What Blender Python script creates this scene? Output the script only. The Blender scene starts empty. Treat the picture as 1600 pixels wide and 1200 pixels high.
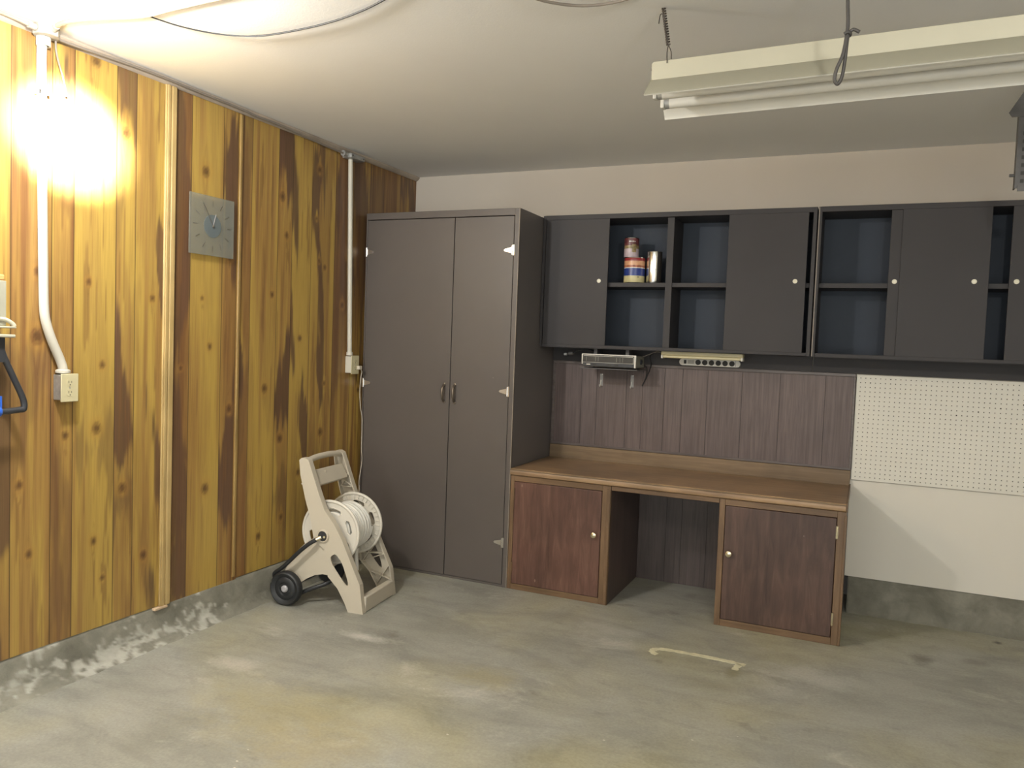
import bpy, bmesh, math, random
import numpy as np
from mathutils import Vector, Matrix
from mathutils.geometry import tessellate_polygon

random.seed(7)
SC = bpy.context.scene
COL = SC.collection
PI = math.pi
H = 2.44                      # ceiling height

# ------------------------------------------------------------------ materials
def s2l(c):
    return tuple(((x/255/12.92) if x/255 <= 0.04045 else ((x/255+0.055)/1.055)**2.4) for x in c)

def new_mat(name):
    m = bpy.data.materials.new(name); m.use_nodes = True
    nt = m.node_tree
    b = nt.nodes['Principled BSDF']
    return m, nt, b

def N(nt, t, **kw):
    n = nt.nodes.new(t)
    for k, v in kw.items():
        if k in n.inputs.keys() if isinstance(k, str) else False:
            n.inputs[k].default_value = v
        else:
            setattr(n, k, v)
    return n

def ramp(nt, stops):
    r = nt.nodes.new('ShaderNodeValToRGB')
    e = r.color_ramp.elements
    while len(e) < len(stops): e.new(0.5)
    for i, (p, c) in enumerate(stops):
        e[i].position = p
        e[i].color = (c[0], c[1], c[2], 1) if hasattr(c, '__len__') else (c, c, c, 1)
    return r

def noise(nt, vec, scale, detail=4, rough=0.55, dist=0.0):
    n = nt.nodes.new('ShaderNodeTexNoise')
    n.inputs['Scale'].default_value = scale; n.inputs['Detail'].default_value = detail
    n.inputs['Roughness'].default_value = rough; n.inputs['Distortion'].default_value = dist
    if vec is not None: nt.links.new(vec, n.inputs['Vector'])
    return n

def mapped(nt, scale=(1, 1, 1), coord='Object'):
    tc = nt.nodes.new('ShaderNodeTexCoord'); mp = nt.nodes.new('ShaderNodeMapping')
    mp.inputs['Scale'].default_value = scale
    nt.links.new(tc.outputs[coord], mp.inputs['Vector'])
    return mp.outputs['Vector']

def mixc(nt, fac, a, b, mode='MIX'):
    m = nt.nodes.new('ShaderNodeMix'); m.data_type = 'RGBA'; m.blend_type = mode
    for sock, v in ((m.inputs[0], fac), (m.inputs[6], a), (m.inputs[7], b)):
        if isinstance(v, (int, float)): sock.default_value = v
        elif isinstance(v, tuple): sock.default_value = (v[0], v[1], v[2], 1)
        else: nt.links.new(v, sock)
    return m.outputs[2]

def bump(nt, b, h, strength, dist=0.002):
    n = nt.nodes.new('ShaderNodeBump')
    n.inputs['Strength'].default_value = strength; n.inputs['Distance'].default_value = dist
    nt.links.new(h, n.inputs['Height']); nt.links.new(n.outputs['Normal'], b.inputs['Normal'])

def plain(name, c, rough=0.5, metal=0.0, var=0.08, vs=6.0, bmp=0.0, bs=120, spec=0.5):
    m, nt, b = new_mat(name)
    v = mapped(nt)
    n = noise(nt, v, vs, 5)
    lo = tuple(x*(1-var) for x in c); hi = tuple(min(1, x*(1+var)) for x in c)
    r = ramp(nt, [(0.3, lo), (0.7, hi)])
    nt.links.new(n.outputs['Fac'], r.inputs['Fac'])
    nt.links.new(r.outputs['Color'], b.inputs['Base Color'])
    b.inputs['Roughness'].default_value = rough; b.inputs['Metallic'].default_value = metal
    b.inputs['Specular IOR Level'].default_value = spec
    if bmp:
        n2 = noise(nt, v, bs, 3); bump(nt, b, n2.outputs['Fac'], bmp)
    return m

def woodmat(name, stops, axis='Z', rough=0.4, freq=40, stretch=0.06, blotch=0.25, spec=0.5, coat=0.0):
    """wood with grain running along one axis"""
    m, nt, b = new_mat(name)
    sc = [freq]*3; sc['XYZ'.index(axis)] = freq*stretch
    v = mapped(nt, tuple(sc))
    n = noise(nt, v, 1.0, 6, 0.65, 0.6)
    r = ramp(nt, stops)
    nt.links.new(n.outputs['Fac'], r.inputs['Fac'])
    v2 = mapped(nt, (3, 3, 3)); n2 = noise(nt, v2, 1.0, 3)
    r2 = ramp(nt, [(0.35, 1-blotch), (0.65, 1+blotch*0.4)])
    nt.links.new(n2.outputs['Fac'], r2.inputs['Fac'])
    c = mixc(nt, 1.0, r.outputs['Color'], r2.outputs['Color'], 'MULTIPLY')
    nt.links.new(c, b.inputs['Base Color'])
    b.inputs['Roughness'].default_value = rough; b.inputs['Specular IOR Level'].default_value = spec
    b.inputs['Coat Weight'].default_value = coat
    bump(nt, b, n.outputs['Fac'], 0.12, 0.001)
    return m

# ---------- wall / floor surfaces
def m_drywall(name, c, bs=220, bstr=0.12):
    m, nt, b = new_mat(name)
    v = mapped(nt)
    n = noise(nt, v, 1.3, 4)
    r = ramp(nt, [(0.3, tuple(x*0.95 for x in c)), (0.7, c)])
    nt.links.new(n.outputs['Fac'], r.inputs['Fac']); nt.links.new(r.outputs['Color'], b.inputs['Base Color'])
    b.inputs['Roughness'].default_value = 0.75; b.inputs['Specular IOR Level'].default_value = 0.25
    n2 = noise(nt, v, bs, 3); bump(nt, b, n2.outputs['Fac'], bstr, 0.002)
    return m

def m_floor():
    m, nt, b = new_mat('concrete_floor')
    L = nt.links
    v = mapped(nt)
    base = noise(nt, v, 1.1, 8, 0.62, 0.5)
    r = ramp(nt, [(0.28, (0.225, 0.222, 0.188)), (0.42, (0.285, 0.28, 0.24)), (0.55, (0.325, 0.32, 0.278)), (0.72, (0.385, 0.382, 0.338))])
    L.new(base.outputs['Fac'], r.inputs['Fac'])
    # trowel streaks running across the slab
    vs = mapped(nt, (1.2, 6.0, 1)); st = noise(nt, vs, 1.4, 6, 0.6, 0.8)
    rs = ramp(nt, [(0.35, 0.84), (0.5, 1.0), (0.68, 1.09)]); L.new(st.outputs['Fac'], rs.inputs['Fac'])
    c = mixc(nt, 0.75, r.outputs['Color'], rs.outputs['Color'], 'MULTIPLY')
    # ochre stains
    v2 = mapped(nt, (0.9, 0.9, 1)); n2 = noise(nt, v2, 1.25, 4, 0.5, 0.3)
    r2 = ramp(nt, [(0.48, 0.0), (0.68, 0.6)]); L.new(n2.outputs['Fac'], r2.inputs['Fac'])
    c = mixc(nt, r2.outputs['Color'], c, (0.33, 0.295, 0.155))
    # pale scuffed patches
    v3 = mapped(nt, (2.2, 3.4, 1)); n3 = noise(nt, v3, 1.0, 9, 0.72, 0.4)
    r3 = ramp(nt, [(0.575, 0.0), (0.68, 0.42)]); L.new(n3.outputs['Fac'], r3.inputs['Fac'])
    c = mixc(nt, r3.outputs['Color'], c, (0.56, 0.53, 0.46))
    # small dark oil spots
    v4 = mapped(nt, (5, 7, 1)); n4 = noise(nt, v4, 1.0, 6, 0.6)
    r4 = ramp(nt, [(0.62, 0.0), (0.72, 0.55)]); L.new(n4.outputs['Fac'], r4.inputs['Fac'])
    c = mixc(nt, r4.outputs['Color'], c, (0.15, 0.14, 0.11))
    # mid-sized mottling
    v8 = mapped(nt, (3.2, 4.6, 1)); n8 = noise(nt, v8, 1.0, 7, 0.68, 0.6); r8 = ramp(nt, [(0.34, 0.78), (0.5, 1.0), (0.66, 1.12)])
    L.new(n8.outputs['Fac'], r8.inputs['Fac']); c = mixc(nt, 0.8, c, r8.outputs['Color'], 'MULTIPLY')
    # stains and scuffs with a place of their own
    tc = nt.nodes.new('ShaderNodeTexCoord')
    wob = noise(nt, mapped(nt, (9, 12, 1)), 1.0, 5, 0.7)
    for x, y, rx, ry, col, amt in ((3.10, -.58, .05, .07, (.13, .125, .10), .75), (3.31, -.50, .06, .05, (.15, .14, .115), .6), (3.45, -.15, .02, .02, (.06, .055, .05), .9),
            (.49, -2.10, .12, .06, (.50, .47, .40), .75), (.77, -1.59, .10, .045, (.56, .54, .49), .75), (2.66, -1.05, .20, .10, (.46, .45, .40), .55),
            (1.11, -1.30, .18, .12, (.19, .185, .15), .55), (1.5, -1.22, .22, .10, (.20, .195, .16), .5), (.93, -2.38, .30, .22, (.34, .30, .17), .55), (1.21, -2.5, .2, .2, (.36, .31, .19), .45),
            (1.75, -.93, .16, .05, (.45, .44, .39), .5), (3.0, -1.3, .5, .3, (.36, .355, .31), .4), (1.97, -.20, .06, .05, (.15, .145, .12), .6), (1.45, -1.72, .16, .10, (.31, .275, .16), .6), (2.14, -1.91, .22, .10, (.22, .215, .18), .45), (2.345, -1.17, .035, .06, (.22, .205, .12), .7)):
        vm = nt.nodes.new('ShaderNodeMapping'); vm.vector_type = 'POINT'
        vm.inputs['Location'].default_value = (-x/rx, -y/ry, 0); vm.inputs['Scale'].default_value = (1/rx, 1/ry, 0)
        L.new(tc.outputs['Object'], vm.inputs['Vector'])
        ln = nt.nodes.new('ShaderNodeVectorMath'); ln.operation = 'LENGTH'; L.new(vm.outputs['Vector'], ln.inputs[0])
        ad = nt.nodes.new('ShaderNodeMath'); ad.operation = 'MULTIPLY_ADD'; ad.inputs[1].default_value = 2.6
        L.new(wob.outputs['Fac'], ad.inputs[0]); L.new(ln.outputs['Value'], ad.inputs[2])
        rq = ramp(nt, [(0.0, amt), (1.0, 0.0)])
        mr = nt.nodes.new('ShaderNodeMapRange'); mr.inputs['From Min'].default_value = 1.55; mr.inputs['From Max'].default_value = 2.6
        L.new(ad.outputs[0], mr.inputs['Value']); L.new(mr.outputs[0], rq.inputs['Fac'])
        c = mixc(nt, rq.outputs['Color'], c, col)
    # paint flecks
    vo = nt.nodes.new('ShaderNodeTexVoronoi'); vo.inputs['Scale'].default_value = 5.0
    vo.inputs['Randomness'].default_value = 1.0
    L.new(mapped(nt, (1, 1.5, 0.01)), vo.inputs['Vector'])
    r5 = ramp(nt, [(0.018, 0.8), (0.028, 0.0)]); L.new(vo.outputs['Distance'], r5.inputs['Fac'])
    c = mixc(nt, r5.outputs['Color'], c, (0.66, 0.62, 0.54))
    # fine grain
    n6 = noise(nt, v, 90, 3); r6 = ramp(nt, [(0.3, 0.9), (0.7, 1.08)]); L.new(n6.outputs['Fac'], r6.inputs['Fac'])
    c = mixc(nt, 1.0, c, r6.outputs['Color'], 'MULTIPLY')
    L.new(c, b.inputs['Base Color'])
    rr = ramp(nt, [(0.3, 0.42), (0.7, 0.62)]); L.new(base.outputs['Fac'], rr.inputs['Fac'])
    L.new(rr.outputs['Color'], b.inputs['Roughness'])
    bump(nt, b, n6.outputs['Fac'], 0.08, 0.002)
    return m

def m_curb():
    m, nt, b = new_mat('old_concrete_curb')
    L = nt.links
    v = mapped(nt)
    n = noise(nt, v, 5, 8, 0.65, 0.3)
    r = ramp(nt, [(0.3, (0.125, 0.118, 0.09)), (0.5, (0.20, 0.19, 0.15)), (0.72, (0.30, 0.285, 0.23))])
    L.new(n.outputs['Fac'], r.inputs['Fac'])
    at = nt.nodes.new('ShaderNodeAttribute'); at.attribute_name = 'Col'
    L.new(mixc(nt, at.outputs['Fac'], r.outputs['Color'], (0.47, 0.455, 0.395)), b.inputs['Base Color'])
    b.inputs['Roughness'].default_value = 0.85
    n2 = noise(nt, v, 60, 6, 0.7); bump(nt, b, n2.outputs['Fac'], 0.5, 0.006)
    return m

def m_panelling():
    m, nt, b = new_mat('varnished_knotty_panelling')
    L = nt.links
    at = nt.nodes.new('ShaderNodeAttribute'); at.attribute_name = 'Col'
    ag = nt.nodes.new('ShaderNodeAttribute'); ag.attribute_name = 'grain'
    mp = nt.nodes.new('ShaderNodeMapping'); mp.inputs['Scale'].default_value = (1, 1, 1)
    L.new(ag.outputs['Vector'], mp.inputs['Vector'])
    n = noise(nt, mp.outputs['Vector'], 1.0, 5, 0.7, 0.0)
    r = ramp(nt, [(0.32, (0.74, 0.70, 0.64)), (0.5, 1.0), (0.7, (1.10, 1.10, 1.08))])
    L.new(n.outputs['Fac'], r.inputs['Fac'])
    L.new(mixc(nt, 0.9, at.outputs['Color'], r.outputs['Color'], 'MULTIPLY'), b.inputs['Base Color'])
    b.inputs['Roughness'].default_value = 0.36
    b.inputs['Specular IOR Level'].default_value = 0.5
    return m

M = {}
M['floor'] = m_floor()
M['curb'] = m_curb()
M['panelling'] = m_panelling()
M['wall_white'] = m_drywall('cream_painted_wall', (0.72, 0.68, 0.60))
M['wall_beige'] = m_drywall('beige_painted_drywall', (0.55, 0.495, 0.425))
M['ceiling'] = m_drywall('flat_white_ceiling_paint', (0.80, 0.795, 0.775), 160, 0.2)
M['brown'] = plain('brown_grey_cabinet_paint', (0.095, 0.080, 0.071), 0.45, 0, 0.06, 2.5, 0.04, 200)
M['edge_highlight'] = plain('painted_cabinet_highlight', (0.25, 0.21, 0.17), 0.5, 0, 0.15, 30)  # light tone that paints a highlight along cabinet edges
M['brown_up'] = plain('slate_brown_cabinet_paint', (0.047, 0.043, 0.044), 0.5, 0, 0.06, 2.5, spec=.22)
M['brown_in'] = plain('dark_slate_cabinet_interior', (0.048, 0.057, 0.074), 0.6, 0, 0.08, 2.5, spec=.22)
M['groove'] = plain('dark_groove', (0.04, 0.03, 0.027), 0.7)
M['gap'] = plain('dark_joint', (0.02, 0.018, 0.016), 0.8)
M['chrome'] = plain('bright_zinc', (0.75, 0.73, 0.70), 0.22, 1.0, 0.05, 30)
M['brass'] = plain('pale_brass', (0.78, 0.70, 0.50), 0.25, 1.0, 0.05, 30)
M['bronze'] = plain('aged_bronze', (0.20, 0.165, 0.13), 0.35, 0.8, 0.1, 30)
M['white_knob'] = plain('ivory_pull', (0.72, 0.68, 0.54), 0.3, 0.0, 0.05, 30)
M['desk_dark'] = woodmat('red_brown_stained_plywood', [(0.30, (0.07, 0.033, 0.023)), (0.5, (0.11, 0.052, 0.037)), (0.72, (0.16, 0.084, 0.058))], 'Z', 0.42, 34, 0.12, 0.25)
M['desk_brown'] = woodmat('brown_stained_plywood', [(0.30, (0.05, 0.026, 0.019)), (0.5, (0.075, 0.040, 0.029)), (0.72, (0.11, 0.064, 0.046))], 'Z', 0.45, 34, 0.12, 0.25)  # right door: browner stain, also darkened to paint in the dimmer light
def add_flecks(m, col, scale, size, stretch=(1, 1, 1)):
    nt = m.node_tree; b = nt.nodes['Principled BSDF']; old = b.inputs['Base Color'].links[0].from_socket
    vo = nt.nodes.new('ShaderNodeTexVoronoi'); vo.inputs['Scale'].default_value = scale; vo.inputs['Randomness'].default_value = 1.0
    nt.links.new(mapped(nt, stretch), vo.inputs['Vector'])
    r = ramp(nt, [(size, 0.7), (size*1.5, 0.0)]); nt.links.new(vo.outputs['Distance'], r.inputs['Fac'])
    nt.links.new(mixc(nt, r.outputs['Color'], old, col), b.inputs['Base Color'])
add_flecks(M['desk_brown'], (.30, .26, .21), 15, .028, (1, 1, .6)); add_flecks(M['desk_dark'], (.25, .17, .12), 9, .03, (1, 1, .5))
add_flecks(M['brown'], (.22, .19, .16), 4, .012)
M['desk_trim'] = woodmat('brown_stained_trim', [(0.3, (0.11, 0.062, 0.030)), (0.55, (0.16, 0.095, 0.048)), (0.75, (0.21, 0.128, 0.068))], 'Z', 0.45, 60, 0.08, 0.2)
M['desk_trim_x'] = woodmat('brown_stained_rail', [(0.3, (0.11, 0.062, 0.030)), (0.55, (0.16, 0.095, 0.048)), (0.75, (0.21, 0.128, 0.068))], 'X', 0.45, 60, 0.05, 0.2)
M['counter'] = woodmat('worn_brown_countertop', [(0.3, (0.235, 0.145, 0.08)), (0.55, (0.32, 0.205, 0.112)), (0.75, (0.41, 0.275, 0.155))], 'X', 0.36, 45, 0.05, 0.3)
M['backsplash'] = woodmat('plain_fir_board', [(0.3, (0.15, 0.098, 0.052)), (0.55, (0.205, 0.137, 0.075)), (0.75, (0.255, 0.175, 0.10))], 'X', 0.5, 60, 0.04, 0.2)
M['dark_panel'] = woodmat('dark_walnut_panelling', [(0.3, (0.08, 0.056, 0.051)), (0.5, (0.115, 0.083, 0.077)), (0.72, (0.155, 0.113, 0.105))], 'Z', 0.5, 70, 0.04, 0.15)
M['panel_frame'] = woodmat('dark_frame_moulding', [(0.3, (0.08, 0.06, 0.055)), (0.6, (0.13, 0.105, 0.095))], 'X', 0.4, 40, 0.1, 0.1)
M['knee'] = woodmat('shaded_kneehole_panelling', [(0.3, (0.058, 0.042, 0.037)), (0.5, (0.082, 0.061, 0.055)), (0.72, (0.11, 0.083, 0.075))], 'Z', 0.5, 70, 0.04, 0.15)  # same panelling as the wall panel, darkened as painted shade under the countertop
M['side_dark'] = woodmat('dark_cabinet_side', [(0.3, (0.07, 0.046, 0.04)), (0.7, (0.105, 0.072, 0.062))], 'Z', 0.4, 50, 0.05, 0.15)
M['pine'] = woodmat('light_pine_batten', [(0.3, (0.40, 0.27, 0.10)), (0.55, (0.52, 0.37, 0.16)), (0.75, (0.60, 0.45, 0.22))], 'Z', 0.4, 60, 0.03, 0.2)
M['bead_wood'] = woodmat('varnished_bead', [(0.3, (0.25, 0.15, 0.05)), (0.55, (0.34, 0.22, 0.075)), (0.75, (0.42, 0.29, 0.11))], 'Z', 0.42, 60, 0.03, 0.25)
M['pine_edge'] = plain('raw_plywood_edge', (0.55, 0.40, 0.26), 0.7, 0, 0.25, 20)
M['cove'] = plain('grey_brown_ceiling_trim', (0.36, 0.30, 0.24), 0.6, 0, 0.25, 5)
M['peg'] = plain('white_pegboard', (0.69, 0.66, 0.58), 0.5, 0, 0.03, 2)
M['hole_shade'] = plain('dark_hole_shade', (0.06, 0.05, 0.04), 0.8)  # dark colour for the shade behind the pegboard holes
M['white_metal'] = plain('white_enamel_metal', (0.42, 0.395, 0.305), 0.42, 0, 0.05, 4)
M['wing_outer'] = plain('drab_enamel_back', (0.27, 0.255, 0.195), 0.5, 0, 0.04, 4)
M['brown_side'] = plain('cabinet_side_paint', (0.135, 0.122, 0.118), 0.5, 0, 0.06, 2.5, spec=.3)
M['dark_cord'] = plain('dark_cord', (0.05, 0.045, 0.042), 0.55, 0, 0.1, 20)
M['reflector'] = plain('white_reflector_enamel', (0.66, 0.64, 0.58), 0.35, 0, 0.03, 4)
M['tool_grey'] = plain('grey_beige_plastic', (0.34, 0.33, 0.26), 0.45, 0, 0.08, 12)
M['old_box'] = plain('dusty_painted_box', (0.30, 0.28, 0.24), 0.6, 0, 0.25, 30)
M['conduit'] = plain('white_painted_conduit', (0.56, 0.53, 0.45), 0.4, 0, 0.05, 8)
M['plate'] = plain('ivory_plastic', (0.56, 0.50, 0.31), 0.35, 0, 0.03, 10)
M['slot'] = plain('dark_slot', (0.03, 0.028, 0.025), 0.6)
M['galv'] = plain('galvanised_steel', (0.42, 0.42, 0.41), 0.45, 0.6, 0.2, 30)
M['dark_steel'] = plain('dull_grey_steel', (0.10, 0.096, 0.095), 0.55, 0.3, 0.2, 20)
M['black'] = plain('black_rubber', (0.018, 0.019, 0.02), 0.5, 0, 0.1, 20)
M['black_plastic'] = plain('black_plastic', (0.035, 0.037, 0.042), 0.32, 0, 0.1, 20)
M['cable_grey'] = plain('grey_cable', (0.20, 0.17, 0.14), 0.6, 0, 0.1, 20)
M['cable_tan'] = plain('tan_cable', (0.26, 0.22, 0.16), 0.55, 0, 0.1, 20)
M['wire'] = plain('rusty_wire', (0.07, 0.058, 0.048), 0.5, 0.5, 0.2, 60)
M['cord_white'] = plain('off_white_cord', (0.58, 0.52, 0.42), 0.5, 0, 0.05, 20)
M['reel'] = plain('taupe_plastic', (0.52, 0.465, 0.37), 0.4, 0, 0.03, 3)
M['reel_disc'] = plain('pale_taupe_plastic', (0.62, 0.58, 0.50), 0.38, 0, 0.03, 3)
M['reel_in'] = plain('taupe_plastic_inner', (0.40, 0.36, 0.29), 0.5, 0, 0.05, 3)
M['hose'] = plain('white_vinyl_hose', (0.74, 0.72, 0.66), 0.35, 0, 0.04, 10)
M['hub_grey'] = plain('grey_plastic', (0.36, 0.35, 0.36), 0.4)
M['blue'] = plain('blue_plastic', (0.03, 0.12, 0.55), 0.4)
M['orange'] = plain('orange_tan', (0.62, 0.33, 0.12), 0.5)
M['tin'] = plain('bare_tin', (0.85, 0.84, 0.80), 0.2, 1.0, 0.03, 20)
M['tape'] = plain('yellowed_glue', (0.62, 0.58, 0.40), 0.6, 0, 0.2, 25)
M['red'] = plain('faded_red_print', (0.28, 0.03, 0.035), 0.35, 0, 0.2, 40)
M['peach'] = plain('peach_print', (0.62, 0.34, 0.19), 0.35, 0, 0.15, 60)
M['rust_print'] = plain('rust_print', (0.36, 0.12, 0.06), 0.35, 0, 0.5, 60)
M['lilac'] = plain('lilac_print', (0.47, 0.38, 0.42), 0.35, 0, 0.15, 40)
M['navy'] = plain('blue_print', (0.028, 0.05, 0.22), 0.32, 0, 0.15, 40)
M['cream'] = plain('cream_print', (0.56, 0.50, 0.27), 0.35, 0, 0.1, 40)
M['maroon'] = plain('dark_maroon_print', (0.12, 0.035, 0.04), 0.35, 0, 0.5, 50)
M['photo_green'] = plain('olive_print', (0.22, 0.17, 0.08), 0.35, 0, 0.5, 60)
M['white_ink'] = plain('white_ink', (0.75, 0.73, 0.70), 0.4)
M['ink'] = plain('black_ink', (0.03, 0.03, 0.03), 0.5)
M['strip_white'] = plain('white_plastic', (0.66, 0.64, 0.58), 0.38, 0, 0.03, 10)
M['strip_grey'] = plain('light_grey_label', (0.42, 0.40, 0.36), 0.5, 0, 0.15, 300)
M['cream_lens'] = plain('yellowed_lamp_cover', (0.56, 0.50, 0.31), 0.4, 0, 0.06, 8)
M['radio_trim'] = plain('silver_trim', (0.62, 0.60, 0.55), 0.3, 0.4, 0.05, 30)
M['radio_dial'] = plain('smoked_dial', (0.06, 0.058, 0.055), 0.2, 0, 0.2, 20)
M['radio_body'] = plain('grey_radio_case', (0.24, 0.235, 0.19), 0.45, 0, 0.1, 20)
M['clock_ink'] = plain('dark_grey_marks', (0.10, 0.09, 0.075), 0.5)

def m_glass(name, c, alpha, rough=0.12):
    m, nt, b = new_mat(name)
    b.inputs['Base Color'].default_value = (*c, 1); b.inputs['Roughness'].default_value = rough
    tr = nt.nodes.new('ShaderNodeBsdfTransparent'); mx = nt.nodes.new('ShaderNodeMixShader')
    mx.inputs[0].default_value = alpha
    nt.links.new(tr.outputs[0], mx.inputs[1]); nt.links.new(b.outputs[0], mx.inputs[2])
    nt.links.new(mx.outputs[0], nt.nodes['Material Output'].inputs['Surface'])
    return m
M['clock_glass'] = m_glass('frosted_clock_glass', (0.27, 0.28, 0.24), 0.45, 0.12)
M['clock_dial'] = m_glass('frosted_dial', (0.17, 0.205, 0.215), 0.6, 0.3)
M['clear'] = m_glass('clear_plastic', (0.7, 0.7, 0.7), 0.35, 0.1)

# ------------------------------------------------------------------ mesh builder
class MB:
    def __init__(s):
        s.v = []; s.f = []; s.m = []; s.s = []
    def add(s, vs, fs, mi=0, sm=False):
        o = len(s.v); s.v += [tuple(p) for p in vs]
        for f in fs:
            s.f.append(tuple(i+o for i in f)); s.m.append(mi); s.s.append(sm)
        return s
    def box(s, x0, x1, y0, y1, z0, z1, mi=0):
        v = [(x, y, z) for z in (z0, z1) for y in (y0, y1) for x in (x0, x1)]
        return s.add(v, [(0, 2, 3, 1), (4, 5, 7, 6), (0, 1, 5, 4), (2, 6, 7, 3), (0, 4, 6, 2), (1, 3, 7, 5)], mi)
    def obox(s, c, ax, ay, az, mi=0):
        c, ax, ay, az = map(Vector, (c, ax, ay, az))
        v = [c+i*ax+j*ay+k*az for k in (-1, 1) for j in (-1, 1) for i in (-1, 1)]
        return s.add(v, [(0, 2, 3, 1), (4, 5, 7, 6), (0, 1, 5, 4), (2, 6, 7, 3), (0, 4, 6, 2), (1, 3, 7, 5)], mi)
    def tube(s, pts, r, n=10, mi=0, caps=True, smooth_path=0, closed=False):
        P = [Vector(p) for p in pts]
        if smooth_path: P = catmull(P, smooth_path)
        k = len(P); rs = r if hasattr(r, '__len__') else [r]*k
        T = []
        for i in range(k):
            if closed: a, b = P[i-1], P[(i+1) % k]
            else: a, b = P[max(0, i-1)], P[min(k-1, i+1)]
            t = (b-a); T.append(t.normalized() if t.length > 1e-9 else Vector((0, 0, 1)))
        u = T[0].orthogonal().normalized(); V = []; F = []
        for i in range(k):
            if i:
                q = T[i-1].rotation_difference(T[i]); u = (q @ u)
            u = (u - T[i]*u.dot(T[i])).normalized(); w = T[i].cross(u)
            for j in range(n):
                a = 2*PI*j/n
                V.append(P[i]+(u*math.cos(a)+w*math.sin(a))*rs[i])
        for i in range(k if closed else k-1):
            for j in range(n):
                i2 = (i+1) % k
                F.append((i*n+j, i*n+(j+1) % n, i2*n+(j+1) % n, i2*n+j))
        s.add(V, F, mi, True)
        if caps and not closed:
            s.add([V[j] for j in range(n)], [tuple(reversed(range(n)))], mi)
            s.add([V[(k-1)*n+j] for j in range(n)], [tuple(range(n))], mi)
        return s
    def cyl(s, c0, c1, r0, r1=None, n=24, mi=0):
        return s.tube([c0, c1], [r0, r0 if r1 is None else r1], n, mi)
    def lathe(s, prof, c, axis, n=32, mi=0, mis=None, closed=False):
        """prof: (r, h) list along axis from c"""
        c = Vector(c); a = Vector(axis).normalized(); u = a.orthogonal().normalized(); w = a.cross(u)
        V = []
        for r, h in prof:
            for j in range(n):
                t = 2*PI*j/n
                V.append(c+a*h+(u*math.cos(t)+w*math.sin(t))*max(r, 1e-5))
        k = len(prof); o = len(s.v); s.v += [tuple(p) for p in V]
        for i in range(k if closed else k-1):
            i2 = (i+1) % k
            for j in range(n):
                s.f.append((o+i*n+j, o+i*n+(j+1) % n, o+i2*n+(j+1) % n, o+i2*n+j))
                s.m.append(mis[i] if mis else mi); s.s.append(True)
        return s
    def prism(s, poly, fn, d0, d1, holes=(), mi=0):
        """2-D outline (with holes) extruded between depths d0..d1; fn(a, b, d) -> point"""
        loops = [list(poly)]+[list(h) for h in holes]
        tri = tessellate_polygon([[Vector((p[0], p[1], 0)) for p in l] for l in loops])
        flat = [p for l in loops for p in l]
        V = [fn(p[0], p[1], d0) for p in flat]+[fn(p[0], p[1], d1) for p in flat]
        n = len(flat); F = [tuple(t) for t in tri]+[tuple(i+n for i in reversed(t)) for t in tri]
        o = 0
        for l in loops:
            k = len(l)
            for i in range(k):
                j = (i+1) % k
                F.append((o+i, o+j, n+o+j, n+o+i))
            o += k
        return s.add(V, F, mi)

def catmull(P, sub):
    out = []
    for i in range(len(P)-1):
        p0 = P[max(0, i-1)]; p1 = P[i]; p2 = P[i+1]; p3 = P[min(len(P)-1, i+2)]
        for k in range(sub):
            t = k/sub
            out.append(0.5*((2*p1)+(p2-p0)*t+(2*p0-5*p1+4*p2-p3)*t*t+(3*p1-p0-3*p2+p3)*t*t*t))
    out.append(P[-1])
    return out

def smooth2d(poly, sub=4):
    n = len(poly); out = []
    for i in range(n):
        p0, p1, p2, p3 = (Vector((*poly[(i+k) % n], 0)) for k in (-1, 0, 1, 2))
        for k in range(sub):
            t = k/sub
            q = 0.5*((2*p1)+(p2-p0)*t+(2*p0-5*p1+4*p2-p3)*t*t+(3*p1-p0-3*p2+p3)*t*t*t)
            out.append((q.x, q.y))
    return out

def ori(o):
    return Vector(o['org']) if 'org' in o.keys() else Vector((0, 0, 0))

def obj(name, mb, mats, parent=None, bevel=0.0, segs=2, local=False):
    """links the builder's shape as ONE mesh object, its origin at the parent's base (or its own)"""
    if not isinstance(mats, (list, tuple)): mats = [mats]
    mats = [M[m] if isinstance(m, str) else m for m in mats]
    me = bpy.data.meshes.new(name)
    V = mb.v
    if parent is not None and not local:
        b = base_of(parent)
        V = [(p[0]-b[0], p[1]-b[1], p[2]-b[2]) for p in V]
    me.from_pydata(V, [], mb.f)
    for m in mats: me.materials.append(m)
    me.polygons.foreach_set('material_index', mb.m)
    me.polygons.foreach_set('use_smooth', mb.s)
    bm = bmesh.new(); bm.from_mesh(me)
    bmesh.ops.remove_doubles(bm, verts=bm.verts, dist=1e-6)
    bmesh.ops.recalc_face_normals(bm, faces=bm.faces)
    bm.to_mesh(me); bm.free(); me.update()
    me.set_sharp_from_angle(angle=math.radians(38))
    o = bpy.data.objects.new(name, me); COL.objects.link(o)
    if parent is not None: o.parent = parent
    if bevel:
        md = o.modifiers.new('soft_edges', 'BEVEL'); md.width = bevel; md.segments = segs
        md.limit_method = 'ANGLE'; md.angle_limit = math.radians(40); md.harden_normals = False
    return o

def base_of(o):
    p = Vector((0, 0, 0))
    while o is not None:
        p = p + o.location; o = o.parent
    return p

def thing(name, label, cat, loc=(0, 0, 0), rotz=0.0, group=None):
    o = bpy.data.objects.new(name, None); COL.objects.link(o)
    o.location = loc; o.rotation_euler = (0, 0, rotz); o.empty_display_size = 0.1
    o['label'] = label; o['category'] = cat
    if group: o['group'] = group
    return o

def tag(o, label, cat, group=None):
    o['label'] = label; o['category'] = cat
    if group: o['group'] = group
    return o

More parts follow.
